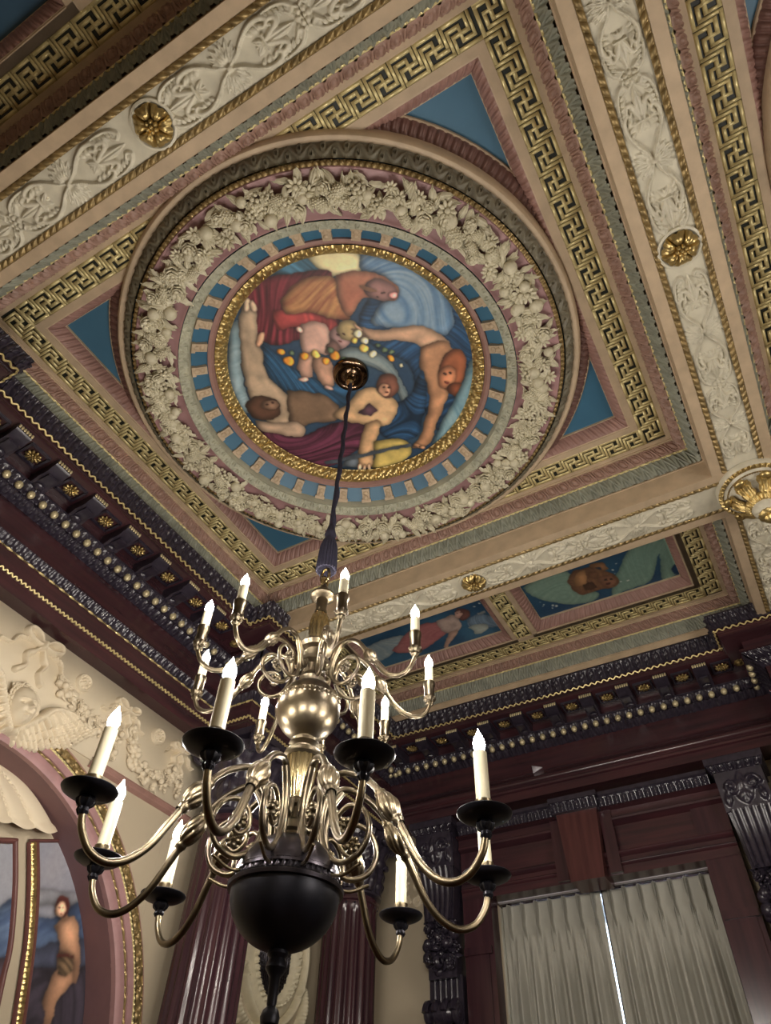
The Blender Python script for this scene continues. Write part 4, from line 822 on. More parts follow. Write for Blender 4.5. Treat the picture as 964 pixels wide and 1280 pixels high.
# lunette back
XB = XL - .165
o = MB().add([[XB, AY - AR - .02, -1.6], [XB, AY + AR + .02, -1.6], [XB, AY + AR + .02, AZ + AR + .02], [XB, AY - AR - .02, AZ + AR + .02]], [[0, 1, 2, 3]]); o = struct(o, 'wall_niche', 'wall')
G5 = lambda l: [(x / 3.708, 940 + y / 3.708) for x, y in l]
def lx(l, X): return toplane(G5(l), 0, X)[:, 1:]
XPn = XB + .012
def lunette(label, poly, shapes, bg):
    Pp = lx(poly, XPn); y0, z0 = Pp.min(0); y1, z1 = Pp.max(0); nx = int((y1 - y0) / .005); ny = int((z1 - z0) / .005); gy, gz = np.meshgrid(np.linspace(y0, y1, nx), np.linspace(z0, z1, ny))
    S = [((s[0] if isinstance(s[0], tuple) else lx(s[0], XPn)),) + tuple(s[1:]) for s in shapes]; C_ = paint(gy, gz, bg, S); m = inpoly(gy, gz, Pp); T_ = thing('arched_wall_painting', label, 'painting', (XPn, (y0 + y1) / 2, z0))
    paint_obj('canvas', np.stack([np.full_like(gy, XPn), gy, gz], -1), C_, m, T_); return T_, Pp
def le(x, y, rx, ry): c, ex, ey = toplane(G5([(x, y), (x + rx, y), (x, y + ry)]), 0, XPn)[:, 1:]; return ('e', c[0], c[1], np.hypot(*(ex - c)), np.hypot(*(ey - c)), math.atan2(*(ex - c)[::-1]))
mtn, mt2, lil = (58, 74, 104), (92, 110, 138), (160, 156, 164)
common = [(([(60, 640), (200, 640), (420, 660), (420, 720), (60, 700)]), (176, 176, 184)),
 ([(60, 730), (120, 710), (180, 760), (240, 770), (300, 740), (360, 700), (460, 740), (460, 1300), (60, 1300)], mtn, .9, .15, mt2), ([(60, 900), (180, 910), (260, 880), (460, 900), (460, 1300), (40, 1300)], (66, 70, 88)),
 ([(60, 1010), (200, 1000), (330, 1010), (460, 1000), (460, 1300), (40, 1300)], (58, 52, 62), .4, .2)]
sk = (206, 156, 122)
rt, Pr = lunette('wall painting of a seated nude figure with red hair before blue mountains', [(162, 415), (290, 415), (345, 500), (385, 640), (398, 800), (400, 1000), (396, 1420), (60, 1420), (100, 1261), (140, 900), (160, 640)],
 common + [([(195, 1150), (230, 1060), (262, 1000), (262, 940), (300, 930), (350, 940), (356, 1010), (350, 1060), (300, 1110), (262, 1150), (250, 1210), (215, 1300), (185, 1300), (205, 1220)], sk),
 ([(250, 810), (285, 775), (330, 760), (358, 790), (368, 860), (372, 940), (368, 1040), (345, 1075), (338, 1010), (340, 950), (300, 960), (268, 945), (276, 890), (262, 850)], sk),
 ([(266, 940), (340, 945), (338, 1010), (300, 1040), (268, 1030)], (150, 122, 92), .8, .3), ([(266, 935), (340, 948), (340, 958), (264, 950)], (130, 60, 52)),
 ([(275, 740), (310, 740), (318, 772), (285, 780)], sk), (le(288, 715, 34, 52), (126, 60, 52)), (le(282, 728, 24, 38), (214, 168, 136)), (le(276, 720, 4, 3), (60, 40, 40)), (le(292, 722, 4, 3), (60, 40, 40)), (le(283, 752, 8, 3), (150, 70, 66))],
 ((160, 158, 166), (146, 148, 160)))
lt, Pl = lunette('arched wall painting of blue mountains at the lower left edge of the photo', [(-330, 430), (-100, 418), (66, 425), (64, 640), (40, 900), (5, 1060), (-60, 1420), (-420, 1420)],
 [([(-420, 760), (-200, 700), (-60, 760), (80, 720), (80, 1500), (-420, 1500)], mtn, .9, .15, mt2), ([(-420, 1000), (80, 950), (80, 1500), (-420, 1500)], (70, 58, 66))], ((164, 162, 168), (150, 152, 162)))
def strip(T_, name, pts, wd, m, relief=None, x=XPn):      # moulding following a painted panel edge
    p = smooth(lx(pts, x), 8); d = np.gradient(p, axis=0); d /= np.linalg.norm(d, axis=1, keepdims=True); nn = np.c_[-d[:, 1], d[:, 0]]; k = 6; v = np.linspace(-1, 1, k)
    mb = MB()
    if relief:
        s = np.r_[0, np.cumsum(np.linalg.norm(np.diff(p, axis=0), axis=1))]; n2 = int(s[-1] / .004); ss = np.linspace(0, s[-1], n2); p = np.c_[np.interp(ss, s, p[:, 0]), np.interp(ss, s, p[:, 1])]; nn = np.c_[np.interp(ss, s, nn[:, 0]), np.interp(ss, s, nn[:, 1])]
        hgt = .004 + .009 * np.sqrt(np.clip(1 - v**2, 0, 1))[None] * (.55 + .45 * abs(np.sin(ss * PI / .02)))[:, None]
    else: hgt = np.broadcast_to(A([0, .011, .014, .014, .011, 0])[None], (len(p), k))
    Y = p[:, 0][:, None] + nn[:, 0][:, None] * v * wd; Z = p[:, 1][:, None] + nn[:, 1][:, None] * v * wd; mb.add(np.stack([x + hgt + 0 * Y, Y, Z], -1), gridf(len(p), k)); mb.build(name, m, T_)
strip(rt, 'gilt_border', [(152, 418), (152, 640), (135, 900), (92, 1200), (60, 1400)], .017, 'gold', True)
strip(rt, 'dark_frame', [(132, 418), (131, 640), (116, 880), (72, 1180), (40, 1400)], .008, 'redfr'); strip(rt, 'dark_frame', [(172, 418), (174, 640), (155, 900), (115, 1200), (84, 1400)], .007, 'redfr'); strip(rt, 'dark_frame', [(128, 412), (210, 412), (292, 412)], .008, 'redfr')
strip(lt, 'dark_frame', [(70, 412), (68, 640), (46, 900), (10, 1060), (-60, 1400)], .012, 'redfr'); strip(lt, 'dark_frame', [(-330, 420), (-100, 408), (76, 412)], .012, 'redfr')
# shell canopy over the panels
sh = thing('shell_canopy', 'fluted cream shell canopy at the top of the left arch', 'shell ornament', (XB, AY, 1.2))
mb = MB(); nu, nv = 161, 26; sv = np.linspace(-1, 1, nu)[:, None]; v = np.linspace(0, 1, nv)[None]
def shellp(sv, v, up=0.):
    sc_ = abs(np.cos(sv * 4.5 * PI)); by = AY + .515 * sv; bz = 1.262 + .075 * sv**2 - .020 * sc_; hz_ = 1.505
    y = AY + .03 * sv + (by - AY - .03 * sv) * v; z = hz_ + (bz - hz_) * v + .045 * np.sin(PI * v) * abs(sv)**1.5
    e = .012 + .055 * np.sin(PI * .5 * v) + .022 * abs(np.cos(sv * 4.5 * PI))**.7 * v + .010 * (v > .93) + up; return np.stack([XB + e + 0 * y, y, z], -1)
mb.add(shellp(sv, v), gridf(nu, nv)); mb.build('shell', 'frieze', sh, angle=70)
mb = MB()
for k in range(-4, 4):
    for j in range(12): P = shellp(A([[(k + .5) / 4.5]]), A([[.25 + j * .06]]))[0, 0]; mb.add(*ell(P, [.008, .007 + .004 * j / 12, .009], None, 7, 5))
mb.build('bead_strings', 'frieze', sh)

# ================================================================ wall reliefs above the arch
XW = XL + .008
def wl(u, v): return toplane([(u, v)], 0, XW)[0][1:]
FR = thing('plaster_frieze_relief', 'cream plaster ribbon bows and fruit swags on the wall above the left arch', 'wall relief', (XW, 1.9, 1.66))
def relief_obj(name, label, cat, y0, y1, z0, z1, draw, m='frieze', res=.0032, amp=1., group=None, x=XW, thr=.0004, parent=None):
    nx = int((y1 - y0) / res); ny = int((z1 - z0) / res); h = HF(y1 - y0, z1 - z0, nx, ny); draw(h, lambda y, z: (y - y0, z - z0)); Y = h.X + y0; Z = h.Y + z0
    V = np.stack([x - .001 + h.H * amp * 2.2, Y, Z], -1).reshape(-1, 3); F = gridf(ny, nx); k = h.H.ravel() > thr; F = F[k[F].any(1)]
    mb = MB(); mb.add(V, F)
    if name in ('fruit_swag', 'fruit_drop', 'ribbon_bow'): return mb.build(name, m, FR, angle=70)
    if parent: return mb.build(name, m, parent, angle=70)
    o = mb.build(name, m, world0=(x, (y0 + y1) / 2, z0 + ZO), angle=70); return tag(o, label, cat, group)
def garl(h, f, pts, r0, r1, seed):
    rr = np.random.default_rng(seed); p = smooth(pts, 10); n_ = len(p)
    for i, (y, z) in enumerate(p):
        q = i / (n_ - 1); r_ = r0 + (r1 - r0) * math.sin(PI * q)
        for _ in range(3):
            dy, dz = rr.uniform(-1, 1, 2) * r_; c = f(y + dy, z + dz); s = rr.uniform(.3, .5) * r_ + .006
            if rr.random() < .5: h.dome(c, s, s, .012 + .016 * (1 - math.hypot(dy, dz) / (1.5 * r_)))
            elif rr.random() < .6: h.leaf((c[0], c[1]), rr.uniform(0, 6.28), s * 2.2, s * .7, .018)
            else: h.ring(c, s * .7, s * .35, .018); h.dome(c, s * .35, s * .35, .02)
def fruits(name, pts, r0, r1, seed, n_, sc0=.018):
    rr = np.random.default_rng(seed); p = smooth(pts, 12); B_ = roty(-PI / 2); mb = MB()
    for i in range(n_):
        q = (i + .5) / n_; a = p[int(q * (len(p) - 1))]; r_ = r0 + (r1 - r0) * math.sin(PI * q); k = int(rr.choice([0, 0, 0, 2, 3, 4, 1, 1])); dy, dz = rr.uniform(-1, 1, 2) * r_
        e = math.hypot(dy, dz) / (r_ * 1.42); V, F = ITEMS[k]; s_ = sc0 * rr.uniform(.75, 1.2) * (1.25 if k == 1 else 1)
        mb.add(inst(V, [XW + .008 + .022 * (1 - e), a[0] + dy, a[1] + dz], B_ @ rotz(rr.uniform(0, 6.28)) @ rotx(rr.uniform(-.3, .3)), s_), F)
    return mb.build(name, 'frieze', FR, angle=60)
fruits('fruit_swag', [(1.66, 1.885), (1.74, 1.835), (1.86, 1.80), (1.97, 1.79), (2.03, 1.79)], .022, .050, 1, 100, .017)
fruits('fruit_swag', [(2.15, 1.90), (2.19, 1.80), (2.27, 1.725), (2.38, 1.715), (2.47, 1.77), (2.52, 1.86)], .014, .050, 2, 130, .016)
fruits('fruit_drop', [(2.545, 1.84), (2.55, 1.79), (2.55, 1.74), (2.545, 1.70)], .012, .024, 3, 22, .014)
fruits('fruit_drop', [(2.08, 1.86), (2.085, 1.80), (2.08, 1.74), (2.075, 1.70)], .014, .026, 9, 24, .015)
def disc(h, f, y, z):
    c = f(y, z); h.dome(c, .043, .043, .004, .2); h.ring(c, .038, .006, .010); h.ring(c, .021, .005, .009); h.dome(c, .010, .010, .012)
    for k in range(10): h.dome((c[0] + .029 * math.cos(k * .628), c[1] + .029 * math.sin(k * .628)), .006, .006, .009)
for (u, v), lb in (((104, 854), 'round plaster rosette disc between the ribbon bow and the leftmost lit candle'), ((197, 921), 'round plaster rosette disc above the hanging fruit swag')):
    y, z = wl(u, v); relief_obj('rosette_disc', lb, 'wall relief', y - .05, y + .05, z - .05, z + .05, lambda h, f: disc(h, f, y, z), group='plaster rosette discs')
def ribbon(seedpts):
    def dr(h, f):
        for pts, r_, hh in seedpts: h.stroke([f(*p) for p in pts], r_, hh)
    return dr
def bowdraw(cy, cz, s):
    L = []
    for q in (1, -1):
        L.append(([(cy, cz), (cy + q * .04 * s, cz + .045 * s), (cy + q * .09 * s, cz + .05 * s), (cy + q * .10 * s, cz + .02 * s), (cy + q * .05 * s, cz - .002 * s), (cy, cz)], [.008 * s, .014 * s, .012 * s], .016))
        L.append(([(cy, cz), (cy + q * .03 * s, cz - .05 * s), (cy + q * .055 * s, cz - .08 * s), (cy + q * .04 * s, cz - .13 * s), (cy + q * .07 * s, cz - .17 * s)], [.006 * s, .018 * s, .010 * s, .016 * s], .014))
        L.append(([(cy + q * .02 * s, cz), (cy + q * .12 * s, cz - .02 * s), (cy + q * .15 * s, cz - .07 * s), (cy + q * .20 * s, cz - .08 * s)], [.006 * s, .012 * s, .006 * s, .01 * s], .012))
    L.append(([(cy, cz + .012), (cy, cz - .012)], .016 * s, .022)); return ribbon(L)
relief_obj('ribbon_bow', 'cream plaster ribbon bow directly above the cherub head', 'wall relief', 1.28, 1.76, 1.74, 2.055, bowdraw(1.505, 1.985, 1.0))
relief_obj('ribbon_bow', 'smaller plaster ribbon bow between the two rosette discs, behind the lit flame', 'wall relief', 1.88, 2.26, 1.74, 2.045, bowdraw(2.08, 1.96, .72))
relief_obj('ribbon_bow', 'small plaster ribbon bow at the right end, next to the column capital', 'wall relief', 2.40, 2.62, 1.80, 2.05, bowdraw(2.50, 1.94, .6))
# cherub head with wings at the crown of the arch
ch = thing('cherub_head_relief', 'cream plaster cherub head with spread wings at the crown of the left arch', 'wall relief', (XW, 1.52, 1.55))
def face():
    nu, nv = 90, 100; y = np.linspace(-1, 1, nu)[None]; z = np.linspace(-1, 1, nv)[:, None]; q = y**2 / .80 + z**2; h = .068 * np.sqrt(np.clip(1 - q, 0, 1))
    G = lambda cy, cz, sy, sz, a: 2.0 * a * np.exp(-((y - cy) / sy)**2 - ((z - cz) / sz)**2)
    h = h + G(0, -.06, .10, .22, .010) + G(0, -.2, .14, .08, .012) + G(.36, -.28, .2, .2, .008) + G(-.36, -.28, .2, .2, .008) + G(0, -.72, .22, .16, .010)
    for s in (-1, 1): h = h - G(s * .30, .06, .16, .09, .012) + G(s * .30, .05, .09, .055, .010) + G(s * .30, .22, .2, .05, .004) + G(s * .13, -.47, .14, .05, .007)
    h = h - G(0, -.50, .24, .028, .006) + G(0, -.58, .16, .06, .006) - G(0, -.36, .05, .05, .003)
    return y, z, h, q
y, z, h, q = face(); S_ = .084; FY_, FZ_ = 1.520, 1.655; ca, sa = math.cos(.18), math.sin(.18)
Y = y * S_ * .9 + 0 * z; Z = z * S_ * 1.1 + 0 * y; Yr = FY_ + Y * ca - Z * sa; Zr = FZ_ + Y * sa + Z * ca
mb = MB(); F = gridf(100, 90); k = (q < 1.02).ravel(); mb.add(np.stack([XW + .035 + h, Yr, Zr], -1), F[k[F].all(1)]); mb.add(*ell([XW + .02, FY_, FZ_], [.05, S_ * .9, S_ * 1.08], None, 20, 14)); mb.build('face', 'frieze', ch, angle=80)
mb = MB()
for i in range(80):
    a = rng.uniform(-.45, PI + .45); rr = rng.uniform(.66, 1.16); yy = FY_ + S_ * .92 * rr * math.cos(a); zz = FZ_ + S_ * 1.1 * rr * math.sin(a); c = [XW + .055 * (1.25 - rr) + .02, yy, zz]; s = rng.uniform(.013, .021); th = np.linspace(0, 1.6 * 2 * PI, 16); rad = s * (1 - th / 12)
    mb.add(*tube(np.c_[np.full(16, c[0]) + th * .0012, c[1] + rad * np.cos(th + i), c[2] + rad * np.sin(th + i)], .0055, 6))
mb.build('curly_hair', 'frieze', ch)
def wing(sg):
    y0, y1 = (FY_ - .02, FY_ + .44) if sg > 0 else (FY_ - .44, FY_ + .02); z0, z1 = 1.47, 1.80
    h = HF(y1 - y0, z1 - z0, 190, 136); f = lambda p: (FY_ + sg * (p[0] - 1.52) - y0, p[1] - z0)
    top = smooth([(1.715, 1.742), (1.675, 1.722), (1.635, 1.670), (1.590, 1.610), (1.540, 1.555)], 8); edge = smooth([(1.922, 1.742), (1.875, 1.690), (1.832, 1.634), (1.780, 1.598), (1.731, 1.578), (1.677, 1.536), (1.625, 1.520), (1.565, 1.506)], 8)
    g = lambda c, t: A([np.interp(t * (len(c) - 1), range(len(c)), c[:, k]) for k in (0, 1)])
    for n_, q, r_, hh in ((15, 1.0, .0135, .016), (13, .66, .0125, .028), (11, .38, .012, .038)):
        for i in range(n_):
            t = i / (n_ - 1); a, b = g(top, t), g(edge, t); e = a + (b - a) * q; m_ = (a + e) / 2 + A([.0, .010]) * (1 - t); h.stroke([f(a), f(m_), f(e)], [r_ * .9, r_ * 1.1, r_ * .8], hh + .004 * (i % 2), p=.6)
    h.stroke([f(p) for p in ((1.53, 1.545), (1.585, 1.605), (1.632, 1.668), (1.672, 1.722), (1.735, 1.746), (1.80, 1.752))], [.018, .022, .022, .018, .010], .044, p=.6)
    F = gridf(136, 190); k = h.H.ravel() > .0004; mb = MB(); mb.add(np.stack([XW + .020 + h.H * 1.2, h.X + y0, h.Y + z0], -1), F[k[F].any(1)]); return mb
wing(1).build('wing', 'frieze', ch, angle=80); wing(-1).build('wing', 'frieze', ch, angle=80)
# cartouche between the two columns
def cart(h, f):
    cy, cz = 3.58, 1.26
    for k in range(60):
        a = k * 2 * PI / 60; h.dome(f(cy + .215 * math.cos(a), cz + .275 * math.sin(a)), .050, .050, .020)
    for k in range(46):
        a = k * 2 * PI / 46; c = f(cy + .205 * math.cos(a), cz + .262 * math.sin(a)); h.leaf(c, a + 1.9, .05, .014, .034); h.dome(c, .012, .012, .036)
    p = [f(cy + .285 * math.cos(a), cz + .35 * math.sin(a)) for a in np.linspace(-2.6, 2.6 - .0, 40)]; h.stroke(p, [.012, .02, .012], .03)
    for q in (1, -1):
        h.stroke([f(cy + q * .05, cz - .36), f(cy + q * .15, cz - .38), f(cy + q * .26, cz - .33), f(cy + q * .31, cz - .22), f(cy + q * .28, cz - .13), f(cy + q * .235, cz - .17)], [.014, .024, .02, .014], .034)
        h.stroke([f(cy + q * .06, cz - .40), f(cy + q * .16, cz - .47), f(cy + q * .27, cz - .46), f(cy + q * .33, cz - .38), f(cy + q * .29, cz - .34)], [.012, .022, .012], .03)
        for j in range(5): h.leaf(f(cy + q * (.12 + .04 * j), cz - .40 + .03 * j), -PI / 2 + q * (.3 + .3 * j), .09, .018, .028, 2)
        h.spiral(f(cy + q * .23, cz + .34), .05, 1.6, 0, .014, .03, q)
    h.H *= (((h.X - f(cy, cz)[0]) / .155)**2 + ((h.Y - f(cy, cz)[1]) / .213)**2 > 1)
vg = thing('plaster_cartouche', 'ivory plaster oval cartouche with a dark lattice grille between the two columns', 'cartouche', (XL, 3.58, .9))
relief_obj('scroll_frame', None, None, 3.16, 3.99, .70, 1.66, cart, 'stucco', .004, x=XL, parent=vg, amp=.8)
mb = MB(); t = np.arange(40) * 2 * PI / 40; mb.add(np.c_[np.full(41, XL + .004), np.r_[3.58, 3.58 + .160 * np.cos(t)], np.r_[1.26, 1.26 + .22 * np.sin(t)]], A([[0, 1 + i, 1 + (i + 1) % 40] for i in range(40)])); mb.build('grille_backing', 'grille', vg, flat=True)
mb = MB()
for k in range(-8, 9):
    yv = 3.58 + k * .018; hh = .22 * math.sqrt(max(0, 1 - (k * .018 / .155)**2))
    if hh > .02: mb.add(*box([XL + .010, yv, 1.26], [.0035, .0035, hh]))
for k in range(-12, 13):
    zv = 1.26 + k * .018; hw = .155 * math.sqrt(max(0, 1 - (k * .018 / .22)**2))
    if hw > .02: mb.add(*box([XL + .008, 3.58, zv], [.0035, hw, .0035]))
mb.build('lattice', 'bronze', vg, flat=True)
# relief on the window wall beside the left console
def wr(h, f):
    for i in range(6): h.stroke([(.05 + .02 * (i % 2), .08 + i * .06), (.10, .11 + i * .06), (.085, .14 + i * .06), (.06, .12 + i * .06)], [.006, .011, .006], .014)
nx, ny = 60, 110; h = HF(.22, .42, nx, ny)
for q, s in ((.06, 1), (.14, -1)):
    for i in range(4): h.spiral((q, .07 + .09 * i), .032, 1.3, i, .010, .014, s); h.leaf((q, .07 + .09 * i), 1 + i, .05, .014, .013)
mb = MB(); F = gridf(ny, nx); k = h.H.ravel() > .0004; mb.add(np.stack([-2.43 + h.X, YF + .001 - h.H, 1.62 + h.Y], -1), F[k[F].any(1)]); o = mb.build('scroll_relief', 'frieze', world0=(-2.31, YF, 1.6 + ZO), angle=70); tag(o, 'grey beige plaster scroll relief on the window wall between corner column and left console', 'wall relief')
o2 = o.copy(); COL.objects.link(o2); o2.location.x += 2.45; o2['label'] = 'plaster scroll relief on the window wall at the right edge, beyond the right console'

# ================================================================ window, casing and curtains
cas = thing('window_casing', 'polished mahogany window casing with panelled head and centre block', 'window casing', (CX, YF, -1.6))
def wbox(x0, x1, e0, e1, z0, z1): return box2([CX + x0, YF - e0, z0], [CX + x1, YF - e1, z1])
mb = MB()
for s in (-1, 1): mb.add(*wbox(s * .63, s * .815, .10, .001, -1.6, 1.98)); mb.add(*wbox(s * .66, s * .79, .112, .09, -1.2, 1.30)); mb.add(*wbox(s * .64, s * .81, .125, .09, 1.30, 1.34))
mb.build('jamb', 'wood', cas, angle=30)
def hmold(mb, x0, x1, prof): mb.add([[CX + x, YF - e, z] for e, z in prof for x in (x0, x1)], gridf(len(prof), 2))
mb = MB(); hmold(mb, -.815, .815, [(.104, 1.60), (.104, 1.645), (.112, 1.650), (.116, 1.660), (.108, 1.668), (.108, 1.69), (.128, 1.698), (.134, 1.710), (.128, 1.722), (.10, 1.73), (.085, 1.735), (.085, 1.875), (.11, 1.885), (.128, 1.896), (.13, 1.908), (.12, 1.915), (.12, 1.955), (.17, 1.965)]); hmold(mb, -.645, .645, [(-.12, 1.60), (.104, 1.60)]); mb.build('head_panel', 'woodh', cas, angle=45)
mb = MB(); mb.add(*patch([CX - .786, YF - .17, 1.965], [CX + .786, YF - .17, 1.965], [CX - .786, YF - .19, 2.012], [CX + .786, YF - .19, 2.012], T(eggdart, 12, 8), 34, .010, (0, -1, -.3))); hmold(mb, -.786, .786, [(.12, 1.96), (.172, 1.965)]); hmold(mb, -.786, .786, [(.19, 2.012), (.205, 2.02), (.205, 2.04), (0, 2.045)]); mb.build('dentil_molding', 'carved', cas)
kb = MB(); V = A([[CX + x, YF - e, z] for (x, z) in ((-.125, 1.96), (.125, 1.96), (.098, 1.572), (-.098, 1.572)) for e in (.19, .0)]); kb.add(V, [[0, 2, 4, 6], [1, 7, 5, 3], [0, 1, 3, 2], [2, 3, 5, 4], [4, 5, 7, 6], [6, 7, 1, 0]]); kb.build('center_block', 'woodk', cas, angle=30)
mb = MB(); mb.add(*patch([CX - .14, YF - .215, 1.962], [CX + .14, YF - .215, 1.962], [CX - .14, YF - .235, 2.012], [CX + .14, YF - .235, 2.012], T(eggdart, 12, 8), 6, .010, (0, -1, -.3))); mb.add(*wbox(-.14, .14, .215, .0, 1.958, 2.012)); mb.add(*wbox(-.15, .15, .245, .0, 2.012, 2.04)); mb.build('block_cap', 'carved', cas, angle=40)
for s in (-1, 1):      # side strips of the centre block
    mb = MB(); mb.add(*wbox(s * .12, s * .19, .135, .09, 1.606, 1.955)); mb.build('block_wing', 'wood', cas, angle=30)
def console(label, s):
    x0 = CX + s * .945; T_ = thing('carved_console', label, 'console', (x0, YF, .9), 'carved consoles flanking the window')
    mb = MB(); mb.add(*box2([x0 - .155, YF - .27, 2.02], [x0 + .155, YF, 2.06])); mb.add(*patch([x0 - .15, YF - .262, 2.022], [x0 + .15, YF - .262, 2.022], [x0 - .135, YF - .235, 1.985], [x0 + .135, YF - .235, 1.985], T(eggdart, 12, 8), 6, .010, (0, -1, -.3))); mb.add(*box2([x0 - .135, YF - .235, 1.985], [x0 + .135, YF, 2.022])); mb.build('cap', 'carved', T_, angle=40)
    hh = HF(.25, .20, 40, 34)
    for q in (.07, .18): hh.spiral((q, .12), .04, 1.5, 0, .012, .02, 1 if q > .1 else -1)
    hh.leaf((.125, .02), PI / 2, .17, .05, .024, 3); hh.leaf((.03, .02), 1.4, .09, .02, .018); hh.leaf((.22, .02), 1.74, .09, .02, .018)
    mb = MB(); mb.add(*box2([x0 - .125, YF - .20, 1.78], [x0 + .125, YF, 1.985])); mb.add(*patch([x0 - .125, YF - .20, 1.785], [x0 + .125, YF - .20, 1.785], [x0 - .125, YF - .235, 1.985], [x0 + .125, YF - .235, 1.985], hh.H[:, :-1], 1, 1.0, (0, -1, 0))); mb.build('leaf_block', 'carved', T_, angle=50)
    mb = MB(); n_ = 73; u = np.linspace(-1, 1, n_)[None]; zz = np.linspace(0, 1, 14)[:, None]; wd = .118 - .022 * zz; e = .195 - .03 * np.sin(zz * PI) * 1 - .02 * zz + .012 * abs(np.sin((u + 1) * PI * 3))**.5 * (abs(u) < .86)
    mb.add(np.stack([x0 + u * wd, YF - e + 0 * u, 1.79 - .30 * zz + 0 * u], -1), gridf(14, n_))
    for q in (-1, 1): mb.add([[x0 + q * (.118 - .022 * k), YF - e_, 1.79 - .30 * k] for k in (0, 1) for e_ in (0, .175)], [[0, 1, 3, 2]])
    mb.build('fluted_shaft', 'carved', T_, angle=50)
    mb = MB(); rr = np.random.default_rng(5); mb.add(*box2([x0 - .09, YF - .14, 1.2], [x0 + .09, YF, 1.5]))
    for i in range(60):
        c = [x0 + rr.uniform(-.095, .095), YF - .12 - rr.uniform(0, .07), rr.uniform(1.24, 1.50)]; V, F = ITEMS[int(rr.choice([0, 1, 1, 2, 4]))]; mb.add(inst(V, c, rotz(rr.uniform(0, 6)) @ rotx(PI / 2 + rr.uniform(-.5, .5)), rr.uniform(.026, .040)), F)
    mb.build('fruit_cluster', 'carved', T_, angle=60)
    mb = MB(); mb.add(*box2([x0 - .105, YF - .10, .25], [x0 + .105, YF, 1.22]))
    for q in (-.07, -.035, 0, .035, .07): mb.add(*tube([[x0 + q, YF - .10, .30], [x0 + q, YF - .10, 1.20]], .012, 8))
    mb.build('lower_pilaster', 'carved', T_, angle=40)
    mb = MB(); th = np.linspace(0, 4 * PI, 40); rad = .055 * (1 - th / 15)
    for q in (-.085, -.03, .03, .085): mb.add(*tube(np.c_[np.full(40, x0 + q), YF - .15 - rad * np.cos(th), 1.03 + rad * np.sin(th)], .02, 7))
    mb.add(*ell([x0, YF - .15, 1.03], [.11, .055, .055])); mb.build('scroll', 'carved', T_); return T_
console('dark carved wooden console left of the curtained window', -1)
console('dark carved wooden console right of the curtained window', 1)
# the window itself
struct(MB().add(*box2([WX0, YF + .12, WZ0], [WX0 + .05, YF + .2, WZ1])).add(*box2([WX1 - .05, YF + .12, WZ0], [WX1, YF + .2, WZ1])).add(*box2([WX0, YF + .12, WZ1 - .05], [WX1, YF + .2, WZ1])).add(*box2([WX0, YF + .12, WZ0], [WX1, YF + .2, WZ0 + .05])).add(*box2([CX - .02, YF + .13, WZ0], [CX + .02, YF + .19, WZ1])), 'window_1', 'wood')
struct(MB().add(*box2([WX0 + .04, YF + .155, WZ0 + .04], [WX1 - .04, YF + .161, WZ1 - .04])), 'window_2', 'glass')
def curtain(label, x0, x1, lean):
    T_ = thing('pleated_curtain', label, 'curtain', ((x0 + x1) / 2, YF + .03, -1.0), 'pinch pleated curtains at the window'); n_ = 7; nu = 260; zs = np.r_[np.linspace(1.595, 1.42, 16), np.linspace(1.40, -1.0, 30)]
    u = np.linspace(0, 1, nu)[None]; z = zs[:, None]; pin = np.exp(-((z - 1.475) / .035)**2); low = np.clip((1.45 - z) / .3, 0, 1)
    ph = u * n_; fr = ph - np.floor(ph) - .5; pleat = np.exp(-(fr / .12)**2)
    trip = np.cos(fr * 2 * PI / .09) * (abs(fr) < .135)
    y = -.030 * pleat * np.clip(1 - low * .4, 0, 1) - .012 * trip * np.clip((z - 1.36) / .06, 0, 1) - .012 * pin * pleat - low * .050 * np.clip(np.minimum(u, 1 - u) * 12, 0, 1) * (np.cos(2 * PI * ph + .5 * np.sin(u * 9)) * .8 + .30 * np.cos(4 * PI * ph + 1.1 + 2 * u)) + .004 * np.sin(z * 5 + u * 30) * low
    x = x0 + (x1 - x0) * u + .010 * pin * -np.sin(2 * PI * fr) + lean * (1.6 - z) * (1 if x0 > CX - .3 else 1) * u**0 * (u if lean > 0 else (1 - u)) * 0 + .012 * low * np.sin(2 * PI * ph * 1 + 2) * np.sin(PI * u)
    V = np.stack([x + 0 * z, YF + .075 + y, z + 0 * u], -1); mb = MB(); mb.add(V, gridf(len(zs), nu)); o = mb.build('cloth', 'curtain', T_, angle=80)
    md = o.modifiers.new('thickness', 'SOLIDIFY'); md.thickness = .003; return T_
curtain('pale sage pinch pleated curtain covering the left half of the window', CX - .628, CX - .014, 0)
curtain('pale sage pinch pleated curtain covering the right half of the window', CX + .000, CX + .608, 0)
ct = thing('curtain_rail', 'thin pale curtain rail under the window head', 'curtain rail', (CX, YF, 1.60))
mb = MB(); mb.add(*box2([CX - .625, YF + .0, 1.597], [CX + .625, YF + .03, 1.606])); mb.build('rail', 'white', ct, angle=30)
for lb, p in (('small pale wedge shaped chip stuck on the mahogany frieze above the window', None),):
    c = toplane([(671, 962)], 1, YF - .11)[0]; mb = MB(); Vt = [[c[0] - .028, YF - .107, c[2] + .030], [c[0] + .040, YF - .107, c[2] + .004], [c[0] - .024, YF - .107, c[2] - .022]]; Vt += [[a, b - .012, cc] for a, b, cc in Vt]; mb.add(Vt, [A([[0, 1, 2], [3, 5, 4]]), A([[0, 3, 4, 1], [1, 4, 5, 2], [2, 5, 3, 0]])]); o = mb.build('wall_sensor', 'white', world0=(c[0], YF - .11, c[2] + ZO), flat=True); tag(o, 'small pale wedge on the mahogany frieze, right of the tall lit candle', 'sensor')

